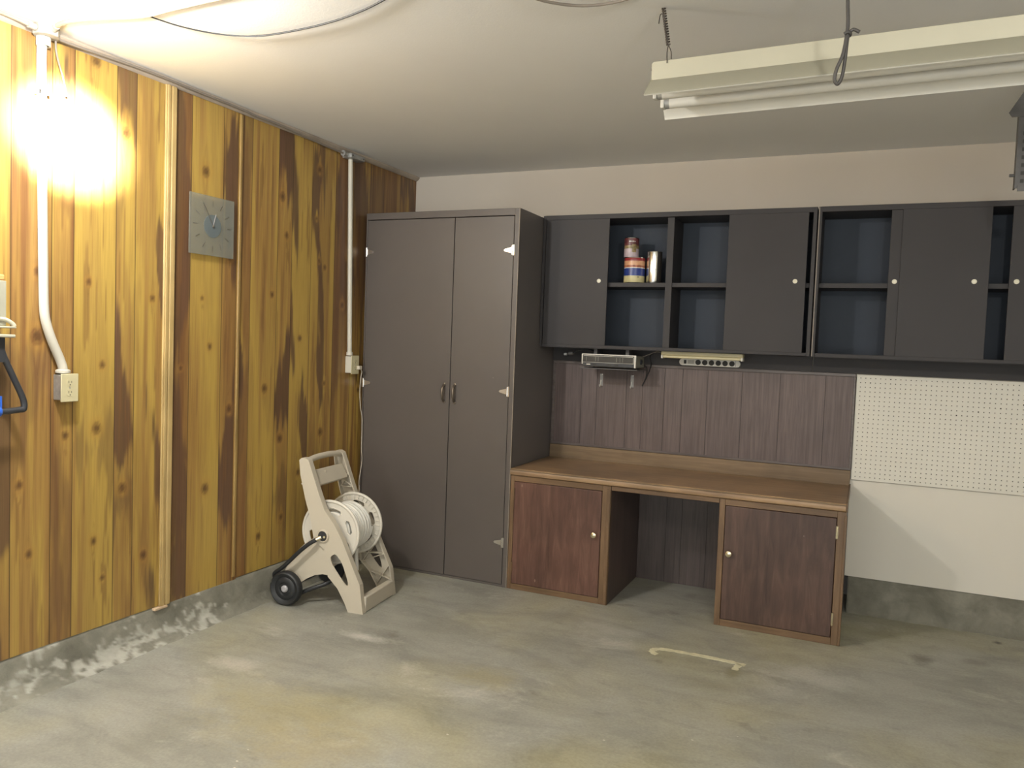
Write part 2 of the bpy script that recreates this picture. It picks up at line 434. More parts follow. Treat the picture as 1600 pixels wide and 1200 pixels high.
def struct(name, mb, mats, bevel=0.0):
    o = obj(name, mb, mats, None, bevel); o['kind'] = 'structure'
    return o

# ------------------------------------------------------------------ noise in python (pattern of the printed wood)
def _h(ix, iy, seed):
    n = (ix.astype(np.int64)*374761393 + iy.astype(np.int64)*668265263 + seed*144269) & 0x7fffffff
    n = ((n ^ (n >> 13))*1274126177) & 0x7fffffff
    return ((n ^ (n >> 16)) & 0xffff)/65535.0
def vnoise(x, y, seed):
    ix = np.floor(x); iy = np.floor(y); fx = x-ix; fy = y-iy
    fx = fx*fx*(3-2*fx); fy = fy*fy*(3-2*fy)
    a = _h(ix, iy, seed); b = _h(ix+1, iy, seed); c = _h(ix, iy+1, seed); d = _h(ix+1, iy+1, seed)
    return (a*(1-fx)+b*fx)*(1-fy)+(c*(1-fx)+d*fx)*fy
def fbm(x, y, seed, o=4):
    s = 0; a = 0.5; t = 0
    for i in range(o):
        s = s+a*vnoise(x*2**i, y*2**i, seed+i*17); t += a; a *= 0.5
    return s/t
def sstep(a, b, x):
    t = np.clip((x-a)/(b-a), 0, 1); return t*t*(3-2*t)

# ------------------------------------------------------------------ THE ROOM
XR, YF = 6.2, -7.0
m = MB(); m.box(-0.3, XR+0.1, YF-0.1, 0.3, -0.15, 0.0); struct('floor', m, 'floor')
m = MB(); m.box(-0.3, XR+0.1, YF-0.1, 0.3, H, H+0.12); struct('ceiling', m, 'ceiling')
m = MB(); m.box(0.0, XR+0.1, 0.0, 0.12, 0.705, H); struct('wall_back', m, 'wall_beige')
m = MB(); m.box(0.0, XR+0.1, 0.0, 0.12, 0.186, 0.7045); struct('wall_back_lower', m, 'wall_white')
m = MB(); m.box(XR, XR+0.1, YF, 0, 0, H); struct('wall_right', m, 'wall_white')
m = MB(); m.box(-0.1, XR+0.1, YF-0.1, YF, 0, H); struct('wall_front', m, 'wall_white')

# knotty panelling on the left wall
GROOVES = [-2.733, -2.578, -2.488, -2.302, -2.209, -2.045, -1.913, -1.721, -1.629, -1.612, -1.532, -1.34,
           -1.23, -1.071, -0.864, -0.691, -0.50, -0.38, -0.19]
rg = random.Random(3)
g = -2.733
while g > -6.9:
    g -= rg.choice([0.093, 0.11, 0.16, 0.19, 0.2]); GROOVES.append(g)
GROOVES = sorted(x for x in GROOVES if x > YF)
#  tone 0 light .. 1 dark;  heart = amount of dark heartwood flame
TONE = {-2.733: (0.42, 0.15), -2.578: (0.46, 0.12), -2.488: (0.08, 0.0), -2.302: (0.24, 0.12), -2.209: (0.16, 0.08),
        -2.045: (0.40, 0.2), -1.913: (0.06, 0.0), -1.721: (0.28, 0.12), -1.629: (0.3, 0.1), -1.612: (0.42, 0.15), -1.532: (0.10, 0.0),
        -1.34: (0.28, 0.12), -1.23: (0.20, 0.1), -1.071: (0.32, 0.12), -0.864: (0.46, 0.15), -0.691: (0.45, 0.25),
        -0.50: (0.62, 0.15), -0.38: (0.60, 0.1), -0.19: (0.62, 0.2)}
KNOTS = [(-2.632, 1.328, .022), (-2.383, .966, .017), (-2.26, .707, .016), (-1.805, .634, .018), (-1.417, 1.089, .017),
         (-1.83, 2.096, .018), (-2.262, 2.158, .017), (-2.15, .399, .014), (-1.293, .821, .017), (-2.399, 2.40, .018), (-.956, .825, .017),
         (-2.423, 1.546, .010), (-1.31, 2.077, .017), (-1.012, 2.278, .014), (-1.272, 1.883, .013), (-1.03, 2.01, .009), (-1.375, 1.57, .012),
         (-2.633, 1.564, .012), (-2.392, .512, .012), (-2.70, .782, .012), (-1.44, .33, .014), (-1.15, 1.35, .012), (-.78, 1.55, .013),
         (-.60, 1.05, .013), (-1.79, 1.30, .012), (-1.66, 1.0, .015), (-1.67, 1.72, .011), (-2.12, 1.50, .011), (-2.52, .95, .012),
         (-2.36, 1.22, .011), (-1.84, 1.52, .008), (-.95, 1.75, .011), (-1.0, 1.78, .009), (-.93, 1.1, .010), (-1.14, .62, .012),
         (-2.66, .52, .011), (-2.80, .42, .011), (-2.35, .35, .009), (-1.27, .40, .012), (-1.96, 1.2, .008)]

#  stretches of dark heartwood: (plank, z from, z to, slants, strength)
HEART = [(-2.302, .80, 1.22, .03, -.22, .9), (-2.302, 2.24, 2.6, -.05, 0, .75), (-2.302, .56, .78, .1, .02, .55), (-2.302, 1.9, 2.05, .2, -.05, .35),
         (-1.721, .47, .98, .02, .16, .92), (-1.721, 1.78, 2.32, -.2, .12, .9), (-1.34, .90, 1.24, .05, .10, .9), (-1.34, 2.14, 2.6, -.1, 0, .9), (-1.34, .42, .60, -.1, .1, .5),
         (-2.045, 1.25, 2.45, .25, -.5, .8), (-2.045, .45, 1.12, .3, -.25, .8), (-2.045, .12, .38, .1, -.1, .6), (-1.612, 1.9, 2.5, .3, 0, .45), (-1.612, .7, 1.25, .2, .1, .3),
         (-2.488, .78, .98, -.1, .06, .45), (-2.578, .62, .80, .1, -.1, .40), (-2.733, 1.0, 1.25, .3, .1, .35), (-2.578, .2, .52, .1, .1, .35), (-.864, 1.2, 2.3, .3, .2, .4), (-.50, .3, 2.4, 0, 0, .45), (-.691, 1.6, 2.4, .2, 0, .35), (-1.071, .3, .8, .1, -.2, .25)]
def panel_bottom(y):
    return np.where(y < -2.045, 0.152, np.where(y < -1.60, 0.143, 0.156))

def build_panelling():
    cols = []
    edges = [YF]+GROOVES+[0.0]
    for a, b in zip(edges[:-1], edges[1:]):
        step = 0.0065 if b > -2.95 else 0.03
        n = max(2, int((b-a-0.006)/step))
        cols += list(np.linspace(a+0.003, b-0.003, n)) + [b]
    cols = [YF]+cols
    ys = np.array(cols); zs = np.concatenate([[0.0], np.linspace(0.0, 1.0, 250)])
    zs = np.linspace(0, 1, 252)
    Y, T = np.meshgrid(ys, zs, indexing='ij')
    Z = panel_bottom(Y)*(1-T)+(H-0.004)*T
    gs = np.array(GROOVES)
    idx = np.searchsorted(gs, Y, side='right')-1           # plank to the right of groove idx
    isg = np.min(np.abs(Y[:, :1]-gs[None, :]), axis=1) < 1e-4
    tone = np.zeros(len(gs)+1); heart = np.zeros(len(gs)+1); seed = np.arange(len(gs)+1)*31
    for i, gv in enumerate(gs):
        k = min(TONE, key=lambda q: abs(q-gv))
        if abs(k-gv) < 1e-3: tone[i], heart[i] = TONE[k]
        else: tone[i], heart[i] = rg.random()*0.5, rg.choice([0, 0, .2, .6])
    tone[-1] = tone[0]; t = tone[idx]; hh = heart[idx]; sd = (idx+5)*37.7
    G = Y.copy(); halo = np.zeros_like(Y); edge = np.zeros_like(Y); dark = np.zeros_like(Y); ring = np.zeros_like(Y)
    for ky, kz, kr in KNOTS:
        pk = np.searchsorted(gs, ky, side='right')-1
        same = (idx == pk)
        dy = Y-ky; dz = Z-kz
        near = same & (np.abs(dz) < kr*14)
        d2 = (dy/kr)**2+(dz/(kr*3.2))**2
        G = np.where(near, G-np.sign(dy)*kr*0.85*np.exp(-d2*0.35), G)
        d = np.sqrt(dy**2+(dz*0.85)**2)/kr
        dark = np.where(near, np.maximum(dark, (1-sstep(0.5, 1.15, d))), dark)
        ty = np.abs(dy)/(kr*1.5); tz = np.where(dz > 0, dz/(kr*6.5), -dz/(kr*2.6))
        halo = np.where(near, np.maximum(halo, 1-sstep(.6, 1.1, np.sqrt(ty**2*(1+tz*2)+tz**2))), halo)
        edge = np.where(near, np.maximum(edge, np.exp(-((d-1.12)/.22)**2)), edge)
        ring = np.where(near, np.maximum(ring, np.exp(-((d-1.7)/0.7)**2)), ring)
    light = np.array([0.43, 0.285, 0.068]); mid = np.array([0.325, 0.19, 0.055]); deep = np.array([0.19, 0.092, 0.034])
    hw = np.array([0.098, 0.052, 0.032]); kn = np.array([0.075, 0.032, 0.014])
    st = fbm(G*42+sd, Z*1.1+sd, 11, 4)                     # streaks along the plank
    st2 = fbm(G*9+sd, Z*0.7+sd, 51, 3)
    tt = np.clip(t*1.2+(st-0.5)*1.5+(st2-0.5)*1.1, 0, 1)
    c = light*(1-sstep(0, .55, tt))[..., None]+mid*(sstep(0, .55, tt)*(1-sstep(.5, 1, tt)))[..., None]+deep*(sstep(.5, 1, tt))[..., None]
    sm = sstep(.52, .66, 0.5+(fbm(G*17+sd*1.7, Z*1.7+G*9+sd, 203, 4)-0.5)*1.5)*np.clip(0.15+t*1.1, 0, .62)
    c = c*(1-sm[..., None])+np.array([0.215, 0.108, 0.042])*sm[..., None]
    fl = fbm(G*7+sd, Z*1.25+G*5.0+sd*1.3, 91, 3)           # flames of dark heartwood, slanting across the plank
    fm = fbm(G*60+sd, Z*2.6+sd, 7, 3)
    fl = 0.5+(fl-0.5)*1.6
    th = 0.86-0.48*hh
    hm = sstep(th-0.03, th+0.05, fl+(fm-0.5)*0.30)*np.where(hh > 0.01, .85, 0)
    for ky, z0, z1, s0, s1, amt in HEART:
        pk = np.searchsorted(gs, ky, side='right')-1
        lo_, hi_ = gs[pk], (gs[pk+1] if pk+1 < len(gs) else 0.0)
        yn = (G-(lo_+hi_)/2)/(hi_-lo_)*2                      # -1 .. 1 across the plank
        jag = (fm-0.5)*0.34+(st2-0.5)*0.2
        mk = sstep(-.05, .05, Z-(z0+s0*yn)+jag)*sstep(-.05, .05, (z1+s1*yn)-Z+jag)
        hm = np.where(idx == pk, np.maximum(hm, mk*amt), hm)
    hm = hm*(1-np.clip(halo, 0, 1))
    hb = hw*(0.75+0.6*st[..., None])
    c = c*(1-hm[..., None])+hb*hm[..., None]
    # thin dark mineral streaks
    ms = sstep(0.70, 0.76, fbm(G*75+sd*2, Z*2.0+sd, 133, 3))*0.55
    c = c*(1-ms[..., None])+deep*ms[..., None]*0.9
    c = c*(1-ring[..., None]*0.25)+np.array([0.40, 0.21, 0.045])*ring[..., None]*0.25
    kc = kn[None, None, :]*(0.7+0.9*fbm(Y*300, Z*300, 401, 2))[..., None]
    c = c*(1-dark[..., None]*0.85)+kc*dark[..., None]*0.85
    c = c*(1-edge[..., None]*0.55)+np.array([0.11, 0.045, 0.02])*edge[..., None]*0.55
    # printed dark grooves
    gm = np.zeros_like(Y); gm[isg, :] = 1
    c = c*(1-gm[..., None]*0.96)+np.array([0.035, 0.018, 0.010])*gm[..., None]*0.96
    X = np.where(gm > 0, -0.0006, 0.0)+np.where(Y < -2.045, 0.003, 0.0)
    ny, nz = Y.shape
    V = np.stack([X, Y, Z], -1).reshape(-1, 3)
    i = np.arange(ny-1)[:, None]*nz+np.arange(nz-1)[None, :]
    F = np.stack([i, i+nz, i+nz+1, i+1], -1).reshape(-1, 4)
    # solid behind: backing slab
    nb = len(V)
    vb = [(-0.012, YF, 0.0), (-0.012, 0.0, 0.0), (-0.012, 0.0, H), (-0.012, YF, H), (-0.1, YF, 0.0), (-0.1, 0.12, 0.0), (-0.1, 0.12, H), (-0.1, YF, H)]
    fb = [(0, 1, 2, 3), (7, 6, 5, 4), (0, 4, 5, 1), (3, 2, 6, 7), (1, 5, 6, 2), (0, 3, 7, 4)]
    me = bpy.data.meshes.new('wall_left')
    bot = [(k*nz) for k in range(ny)]
    vbot = [(-0.012, float(ys[k]), float(Z[k, 0])) for k in range(ny)]
    o2 = nb+8
    fbot = [(bot[k], o2+k, o2+k+1, bot[k+1]) for k in range(ny-1)]
    me.from_pydata(V.tolist()+vb+vbot, [], F.tolist()+[tuple(q+nb for q in f) for f in fb]+fbot)
    me.materials.append(M['panelling']); me.materials.append(M['pine_edge'])
    mi = [0]*len(F)+[1]*len(fb)+[1]*len(fbot)
    me.polygons.foreach_set('material_index', mi)
    nv = len(me.vertices)
    ca = me.color_attributes.new('Col', 'FLOAT_COLOR', 'POINT')
    full = np.ones((nv, 4), dtype=np.float32); full[:, :3] = 0.3
    full[:len(V), :3] = np.clip(c.reshape(-1, 3), 0, 1); ca.data.foreach_set('color', full.ravel())
    ga = me.attributes.new('grain', 'FLOAT_VECTOR', 'POINT')
    gv = np.zeros((nv, 3), dtype=np.float32)
    gv[:len(V), 0] = (G*320+sd).ravel(); gv[:len(V), 1] = (Z*3.2).ravel(); gv[:len(V), 2] = sd.ravel()
    ga.data.foreach_set('vector', gv.ravel())
    me.update()
    o = bpy.data.objects.new('wall_left', me); COL.objects.link(o); o['kind'] = 'structure'
build_panelling()

# crumbling concrete curb under both walls
def curb(name, along, a0, a1, prof, white, step=0.012):
    """prof: (out, z) from top to floor;  along 'y' (left wall) or 'x' (back wall)"""
    n = int((a1-a0)/step); A = np.linspace(a0, a1, n)
    P = np.array(prof); d = np.linspace(0, len(P)-1, 26); pi = np.floor(d).astype(int).clip(0, len(P)-2); f = d-pi
    out = P[pi, 0]*(1-f)+P[pi+1, 0]*f; zz = P[pi, 1]*(1-f)+P[pi+1, 1]*f
    AA, OO = np.meshgrid(A, out, indexing='ij'); _, ZZ = np.meshgrid(A, zz, indexing='ij')
    rel = 1-ZZ/max(zz.max(), 1e-6)
    bumpv = (fbm(AA*14, ZZ*22, 5, 4)-0.5)*0.018*rel+(fbm(AA*60, ZZ*60, 9, 3)-0.5)*0.006*rel
    OO = OO+bumpv
    ef = fbm(AA*5.0, ZZ*12, 21, 3)*0.55+fbm(AA*45, ZZ*55, 33, 4)*0.45
    band = np.exp(-((ZZ-0.055)/0.045)**2)
    w = sstep(0.62, 0.69, ef*0.75+band*0.15+white(AA))*(0.55+0.5*fbm(AA*80, ZZ*90, 77, 2))
    vs = np.stack([OO, AA, ZZ], -1) if along == 'y' else np.stack([AA, -OO, ZZ], -1)
    ny, nz = AA.shape; V = vs.reshape(-1, 3).tolist()
    F = [(i*nz+j, i*nz+j+1, (i+1)*nz+j+1, (i+1)*nz+j) for i in range(ny-1) for j in range(nz-1)]
    nb = len(V)
    if along == 'y': bk = [(-0.006, float(q), float(t)) for q in (a0, a1) for t in (0, prof[0][1])]
    else: bk = [(float(q), 0.0, float(t)) for q in (a0, a1) for t in (0, prof[0][1])]
    V += bk; F += [(nb, nb+1, nb+3, nb+2), (nb+1, 0, (ny-1)*nz, nb+3)]
    F += [tuple([nb, nb+1]+[j for j in range(nz)]), tuple([nb+3, nb+2]+[(ny-1)*nz+j for j in reversed(range(nz))])]
    me = bpy.data.meshes.new(name); me.from_pydata(V, [], F)
    bm = bmesh.new(); bm.from_mesh(me); bmesh.ops.recalc_face_normals(bm, faces=bm.faces); bm.to_mesh(me); bm.free()
    me.polygons.foreach_set('use_smooth', [True]*len(me.polygons))
    ca = me.color_attributes.new('Col', 'FLOAT_COLOR', 'POINT')
    full = np.zeros((len(me.vertices), 4), dtype=np.float32); full[:, 3] = 1
    full[:nb, :3] = w.reshape(-1, 1); ca.data.foreach_set('color', full.ravel())
    me.materials.append(M['curb'])
    o = bpy.data.objects.new(name, me); COL.objects.link(o); o['kind'] = 'structure'
curb('baseboard_left', 'y', YF, -0.62, [(-0.003, .152), (0.004, .142), (0.018, .09), (0.03, .045), (0.05, .016), (0.085, -.004)],
     lambda A: np.where(A < -1.75, 0.10+0.10*np.exp(-((A+2.62)/.16)**2)+0.09*np.exp(-((A+2.32)/.13)**2)+0.07*np.exp(-((A+1.98)/.13)**2), 0.03)-sstep(-1.75, -1.45, A)*0.12)
curb('baseboard_back', 'x', 2.765, XR, [(-0.004, .186), (0.003, .176), (0.012, .10), (0.02, .05), (0.035, .015), (0.055, -.004)],
     lambda A: -0.10+0*A)

# timber trims on the left wall
m = MB()
m.box(0.003, 0.012, -2.068, -2.010, 0.15, 2.415); m.box(0.012, 0.017, -2.062, -2.048, 0.15, 2.415); m.box(0.012, 0.017, -2.040, -2.016, 0.15, 2.415)
struct('trim_1', m, 'pine', 0.002)
m = MB(); m.box(0.0, 0.010, -1.625, -1.607, 0.165, 2.41); struct('trim_2', m, 'bead_wood', 0.004)
m = MB(); m.prism([(0.0, H), (0.022, H), (0.022, H-0.008), (0.010, H-0.022), (0.0, H-0.026)], lambda a, b, d: (a+0.003, d, b-0.0005), -4.5, -0.005)
struct('trim_3', m, 'cove')
m = MB(); m.box(0.0, 0.02, -2.10, -2.03, 0.138, 0.150); struct('trim_4', m, 'pine_edge', 0.003)

# ------------------------------------------------------------------ TALL CABINET
CX0, CX1, CD, CH = 0.030, 1.027, 0.600, 2.104
t = thing('tall_cabinet', 'tall brown two-door storage cabinet standing in the corner beside the desk', 'cabinet', (0.53, -0.3, 0))
m = MB()
m.box(CX0, CX0+0.016, -CD+.018, -0.003, 0, CH); m.box(CX1-0.018, CX1, -CD+.018, -0.003, 0, CH)
m.box(CX0+.016, CX1-.018, -CD+.018, -0.003, CH-.018, CH); m.box(CX0+.016, CX1-.018, -CD+.018, -0.003, 0, 0.03)
m.box(CX0+.016, CX1-.018, -.012, -.003, .03, CH-.018)
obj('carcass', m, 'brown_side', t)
m = MB()
m.box(CX0, .0385, -CD, -CD+.018, 0, CH); m.box(.999, CX1, -CD, -CD+.018, 0, CH)
m.box(.0385, .999, -CD, -CD+.018, 2.066, CH); m.box(.0385, .999, -CD+.004, -CD+.018, 0, .014)
obj('face_frame', m, 'brown', t, 0.0015)
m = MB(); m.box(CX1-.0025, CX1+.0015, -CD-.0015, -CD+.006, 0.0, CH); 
o = obj('highlight_strip', m, 'edge_highlight', t); o['label'] = 'lighter strip painted as a highlight on the front edge'  # thin strip paints the highlight down the cabinet's right front edge
def tall_door(x0, x1, px, hx, sgn):
    m = MB(); m.box(x0, x1, -CD-.001, -CD+.016, .016, 2.062)
    d = obj('door', m, 'brown', t, 0.002)
    m = MB()
    z0, z1 = 1.018, 1.116
    pts = [(px, -CD-.001, z1), (px, -CD-.014, z1-.006), (px, -CD-.026, z1-.022), (px, -CD-.029, (z0+z1)/2), (px, -CD-.026, z0+.022), (px, -CD-.014, z0+.006), (px, -CD-.001, z0)]
    m.tube(pts, [.007, .005, .0062, .0075, .0062, .005, .007] and .006, 10, 0, True)
    m.lathe([(.009, 0), (.008, .004), (0, .006)], (px, -CD-.001, z1+.002), (0, -1, 0), 16); m.lathe([(.009, 0), (.008, .004), (0, .006)], (px, -CD-.001, z0-.002), (0, -1, 0), 16)
    obj('pull', m, 'bronze', d)
    for z in (1.875, 1.097, .252):
        m = MB()
        m.box(hx-.005, hx+.005, -CD-.006, -CD-.001, z-.028, z+.028)
        m.cyl((hx+sgn*.007, -CD-.006, z-.026), (hx+sgn*.007, -CD-.006, z+.026), .0045, n=10)
        m.prism([(hx+sgn*.008, z-.018), (hx+sgn*.020, z-.014), (hx+sgn*.052, z-.007), (hx+sgn*.058, z), (hx+sgn*.052, z+.007), (hx+sgn*.020, z+.014), (hx+sgn*.008, z+.018)],
                lambda a, b, d: (a, d, b), -CD-.0055, -CD-.001)
        obj('strap_hinge', m, 'chrome', d)['label'] = 'bright metal strap hinge'
tall_door(.041, .6265, .594, .034, 1)
tall_door(.6305, .9965, .663, .9985, -1)

# ------------------------------------------------------------------ WALL CABINETS
UD, UZ0, UZ1 = 0.2625, 1.354, 2.1125
def wall_cabinet(x0, x1, label, doors, div, pulls_small=()):
    t = thing('wall_cabinet', label, 'cabinet', ((x0+x1)/2, 0, UZ0))
    g = 0.0015; x0 += g; x1 -= g
    m = MB()
    m.box(x0, x0+.018, -UD, -.003, UZ0, UZ1); m.box(x1-.018, x1, -UD, -.003, UZ0, UZ1)
    m.box(x0+.018, x1-.018, -UD, -.003, UZ1-.026, UZ1); m.box(x0+.018, x1-.018, -UD, -.003, UZ0, UZ0+.018)
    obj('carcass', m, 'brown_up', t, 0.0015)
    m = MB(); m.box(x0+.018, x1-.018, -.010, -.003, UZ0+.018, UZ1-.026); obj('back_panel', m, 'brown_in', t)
    m = MB(); m.box(div-.018, div+.018, -UD+.024, -.010, UZ0+.018, UZ1-.026); obj('divider', m, 'brown_up', t)
    for a, b in ((x0+.018, div-.018), (div+.018, x1-.018)):
        m = MB(); m.box(a, b, -UD+.030, -.010, 1.706, 1.730); obj('shelf', m, 'brown_up', t, 0.001)
    if x0 > 2: obj('highlight_strip', MB().box(x0+.002, x0+.0065, -UD-.001, -UD+.004, UZ0+.002, UZ1-.002), 'edge_highlight', t)['label'] = 'lighter strip painted as a highlight on the front edge'  # painted highlight where the two wall cabinets meet
    m = MB(); m.box(x0, x1, -.022, -.003, 1.272, UZ0); obj('mounting_rail', m, 'brown_up', t)
    for (a, b, track, px) in doors:
        y0 = -UD+.002+track*.010
        m = MB(); m.box(a, b, y0, y0+.008, UZ0+.014, UZ1-.024)
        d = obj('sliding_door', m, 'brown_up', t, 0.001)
        m = MB(); m.lathe([(.0115, 0), (.0115, .0025), (.009, .003), (.008, .0012), (0, .0012)], (px, y0, 1.737), (0, -1, 0), 20)
        obj('finger_pull', m, 'white_knob', d)['label'] = 'pale round finger pull'
    return t
wall_cabinet(1.029, 2.528, 'brown wall cabinet with paint cans in its open bay, above the desk', [(1.05, 1.432, 0, 1.382), (2.090, 2.487, 0, 2.436)], 1.776)
wall_cabinet(2.530, 4.030, 'brown wall cabinet above the white pegboard, with one empty open bay', [(2.868, 3.262, 1, 2.897), (2.918, 3.296, 0, 3.237), (3.378, 3.78, 0, 3.408)], 3.28)

# cans on the shelf
SZ = 1.731
def can(label, x, y, r, z0, h, bands, mats, rim='tin'):
    t = thing('paint_can', label, 'can', (x, y, z0), 0, 'cans on the wall cabinet shelf')
    prof = [(r*.96, z) for z in (0.0,)]
    m = MB(); pr = [(0, 0), (r*.97, 0), (r, .003)]; mis = [0, 0]
    zz = .003
    for i, (f, mi) in enumerate(bands):
        z2 = .003+(h-.006)*f
        pr.append((r, z2)); mis.append(mi); zz = z2
    pr += [(r*1.012, h-.002), (r*1.0, h), (r*.93, h), (r*.92, h-.004), (0, h-.004)]; mis += [0, 0, 0, 0, 0]
    m.lathe(pr, (x, y, z0), (0, 0, 1), 40, 0, mis)
    obj('can_body', m, mats, t)
    return t
c1 = can('wide paint can with blue band and cream label on the wall cabinet shelf', 1.560, -.165, .059, SZ, .143,
    [(.27, 1), (.58, 2), (.61, 3), (.70, 4), (.80, 5), (.88, 6), (1.0, 7)], ['tin', 'cream', 'navy', 'white_ink', 'rust_print', 'peach', 'peach', 'red'])
c2 = can('narrow can with dark red label stacked on the blue banded can', 1.538, -.165, .042, SZ+.143, .112,
    [(.28, 1), (.45, 2), (.62, 3), (.80, 4), (1.0, 5)], ['tin', 'lilac', 'lilac', 'photo_green', 'maroon', 'maroon'])
c3 = can('bare silver can beside the blue banded can', 1.672, -.160, .043, SZ, .176, [(.5, 0), (1.0, 0)], ['tin'])
# rough print on the labels (illegible words and a crease)
def curved_patch(par, name, x, y, r, a0, a1, z0, z1, mat):
    m = MB(); V = []; n = 8
    for i in range(n+1):
        a = math.radians(a0+(a1-a0)*i/n)
        for z in (z0, z1):
            for rr in (r*.999, r+.0006): V.append((x+rr*math.sin(a), y-rr*math.cos(a), z))
    for i in range(n):
        k = i*4; m_ = [(k+1, k+5, k+7, k+3), (k, k+2, k+6, k+4), (k+2, k+3, k+7, k+6), (k, k+4, k+5, k+1)]
        m.add(V[k:k+8], [tuple(q-k for q in f) for f in m_])
    return obj(name, m, mat, par)
for a0, a1, z0, z1 in ((8, 22, .092, .098), (26, 34, .092, .0975), (38, 46, .092, .0975), (50, 58, .092, .0965)):
    curved_patch(c2, 'label_print', 1.538, -.165, .042, a0-14, a1-14, SZ+.143+z0-.004, SZ+.143+z1-.004, 'white_ink')
curved_patch(c2, 'label_picture', 1.538, -.165, .0421, 18, 52, SZ+.143+.03, SZ+.143+.075, 'photo_green')
curved_patch(c1, 'label_mark', 1.56, -.165, .059, 32, 42, SZ+.030, SZ+.034, 'ink')
curved_patch(c3, 'scratch', 1.672, -.160, .043, 30, 72, SZ+.072, SZ+.074, 'ink')

# ------------------------------------------------------------------ UNDER THE WALL CABINETS
t = thing('cabinet_radio', 'silver and black radio mounted under the wall cabinet above the desk', 'radio', (1.454, -.15, 1.25))
RX0, RX1 = 1.294, 1.614
m = MB(); m.box(RX0+.004, RX1-.001, -.235, -.06, 1.250, 1.319); obj('case', m, 'radio_body', t, 0.004)
m = MB()
m.box(RX0, RX1, -.247, -.235, 1.317, 1.322); m.box(RX0, RX0+.006, -.247, -.235, 1.262, 1.317); m.box(RX1-.010, RX1, -.247, -.235, 1.250, 1.317)
m.box(RX0+.010, RX1-.016, -.2465, -.236, 1.309, 1.312); m.box(RX0+.006, RX1-.012, -.2465, -.236, 1.272, 1.2745); m.box(RX1-.0165, RX1-.0135, -.2465, -.236, 1.2745, 1.309)
obj('trim_frame', m, 'radio_trim', t, 0.001)
m = MB(); m.box(RX0+.006, RX1-.010, -.243, -.235, 1.2745, 1.317); obj('dial', m, 'radio_dial', t)
m = MB()
for x in (1.320, 1.375, 1.392, 1.50, 1.52, 1.536): obj('dial_mark', MB().box(x, x+.002, -.2445, -.243, 1.280, 1.305), 'radio_body', t)
m = MB(); m.box(RX0+.004, RX1-.010, -.243, -.235, 1.252, 1.272); obj('control_panel', m, 'black_plastic', t, .001)
for x in (1.335, 1.37, 1.455, 1.50):
    m = MB(); m.box(x-.012, x+.012, -.2475, -.243, 1.259, 1.265); obj('button', m, 'radio_trim' if x < 1.36 else 'radio_dial', t, 0.001)
m = MB(); m.box(RX0-.008, RX1+.012, -.255, -.06, 1.236, 1.242); m.box(RX0-.008, RX0+.022, -.258, -.253, 1.236, 1.245)
m.box(RX0+.02, RX0+.03, -.10, -.08, 1.242, 1.250); m.box(RX1-.03, RX1-.02, -.10, -.08, 1.242, 1.250)
obj('lower_tray', m, 'dark_steel', t, .0015)
m = MB(); m.lathe([(.016, 0), (.016, .006), (.012, .009), (0, .009)], (RX1-.001, -.14, 1.285), (1, 0, 0), 24); obj('tuning_knob', m, 'black_plastic', t)
for x in (1.35, 1.54): obj('mount_bracket', MB().box(x, x+.02, -.20, -.09, 1.319, 1.3535), 'dark_steel', t)
m = MB(); m.tube([(RX1-.005, -.061, 1.27), (1.625, -.045, 1.25), (1.622, -.03, 1.20), (1.602, -.027, 1.15), (1.60, -.027, 1.148), (1.625, -.028, 1.20), (1.650, -.04, 1.27), (1.662, -.12, 1.32), (1.70, -.15, 1.345)], .0028, 6, 0, True, 5)
obj('power_cord', m, 'black', t)

t = thing('power_plug', 'small grey plug on a dark cord under the left end of the wall cabinet', 'plug', (1.195, -.15, 1.318))
m = MB(); m.lathe([(.0, 0), (.010, 0), (.012, .006), (.012, .026), (.007, .032), (0, .032)], (1.205, -.15, 1.322), (-1, 0, -.15), 14); obj('plug_body', m, 'dark_steel', t)
m = MB(); m.lathe([(0, 0), (.009, 0), (.009, .018), (0, .018)], (1.168, -.15, 1.314), (-1, 0, -.1), 12); obj('plug_end', m, 'galv', t)
m = MB(); m.tube([(1.204, -.15, 1.322), (1.235, -.15, 1.336), (1.28, -.13, 1.347), (1.32, -.10, 1.336), (1.335, -.085, 1.3225)], .003, 6, 0, True, 4); obj('cord', m, 'black', t)

t = thing('under_cabinet_light', 'yellowed strip light fixed under the wall cabinet over the power strip', 'light', (1.965, -.17, UZ0))
m = MB(); m.box(1.743, 2.187, -.20, -.135, 1.332, 1.3535); obj('housing', m, 'cream_lens', t, 0.004)
m = MB(); m.box(1.752, 2.178, -.196, -.140, 1.316, 1.332); obj('lamp_cover', m, 'cream_lens', t, 0.005)
for x in (1.7435, 2.1765):
    m = MB(); m.box(x, x+.010, -.199, -.136, 1.313, 1.332); obj('end_cap', m, 'strip_white', t, .002)
m = MB(); m.tube([(1.7435, -.165, 1.343), (1.71, -.16, 1.347), (1.67, -.155, 1.333), (1.625, -.14, 1.315)], .0022, 6, 0, True, 4)
obj('feed_wire', m, 'cable_grey', t)

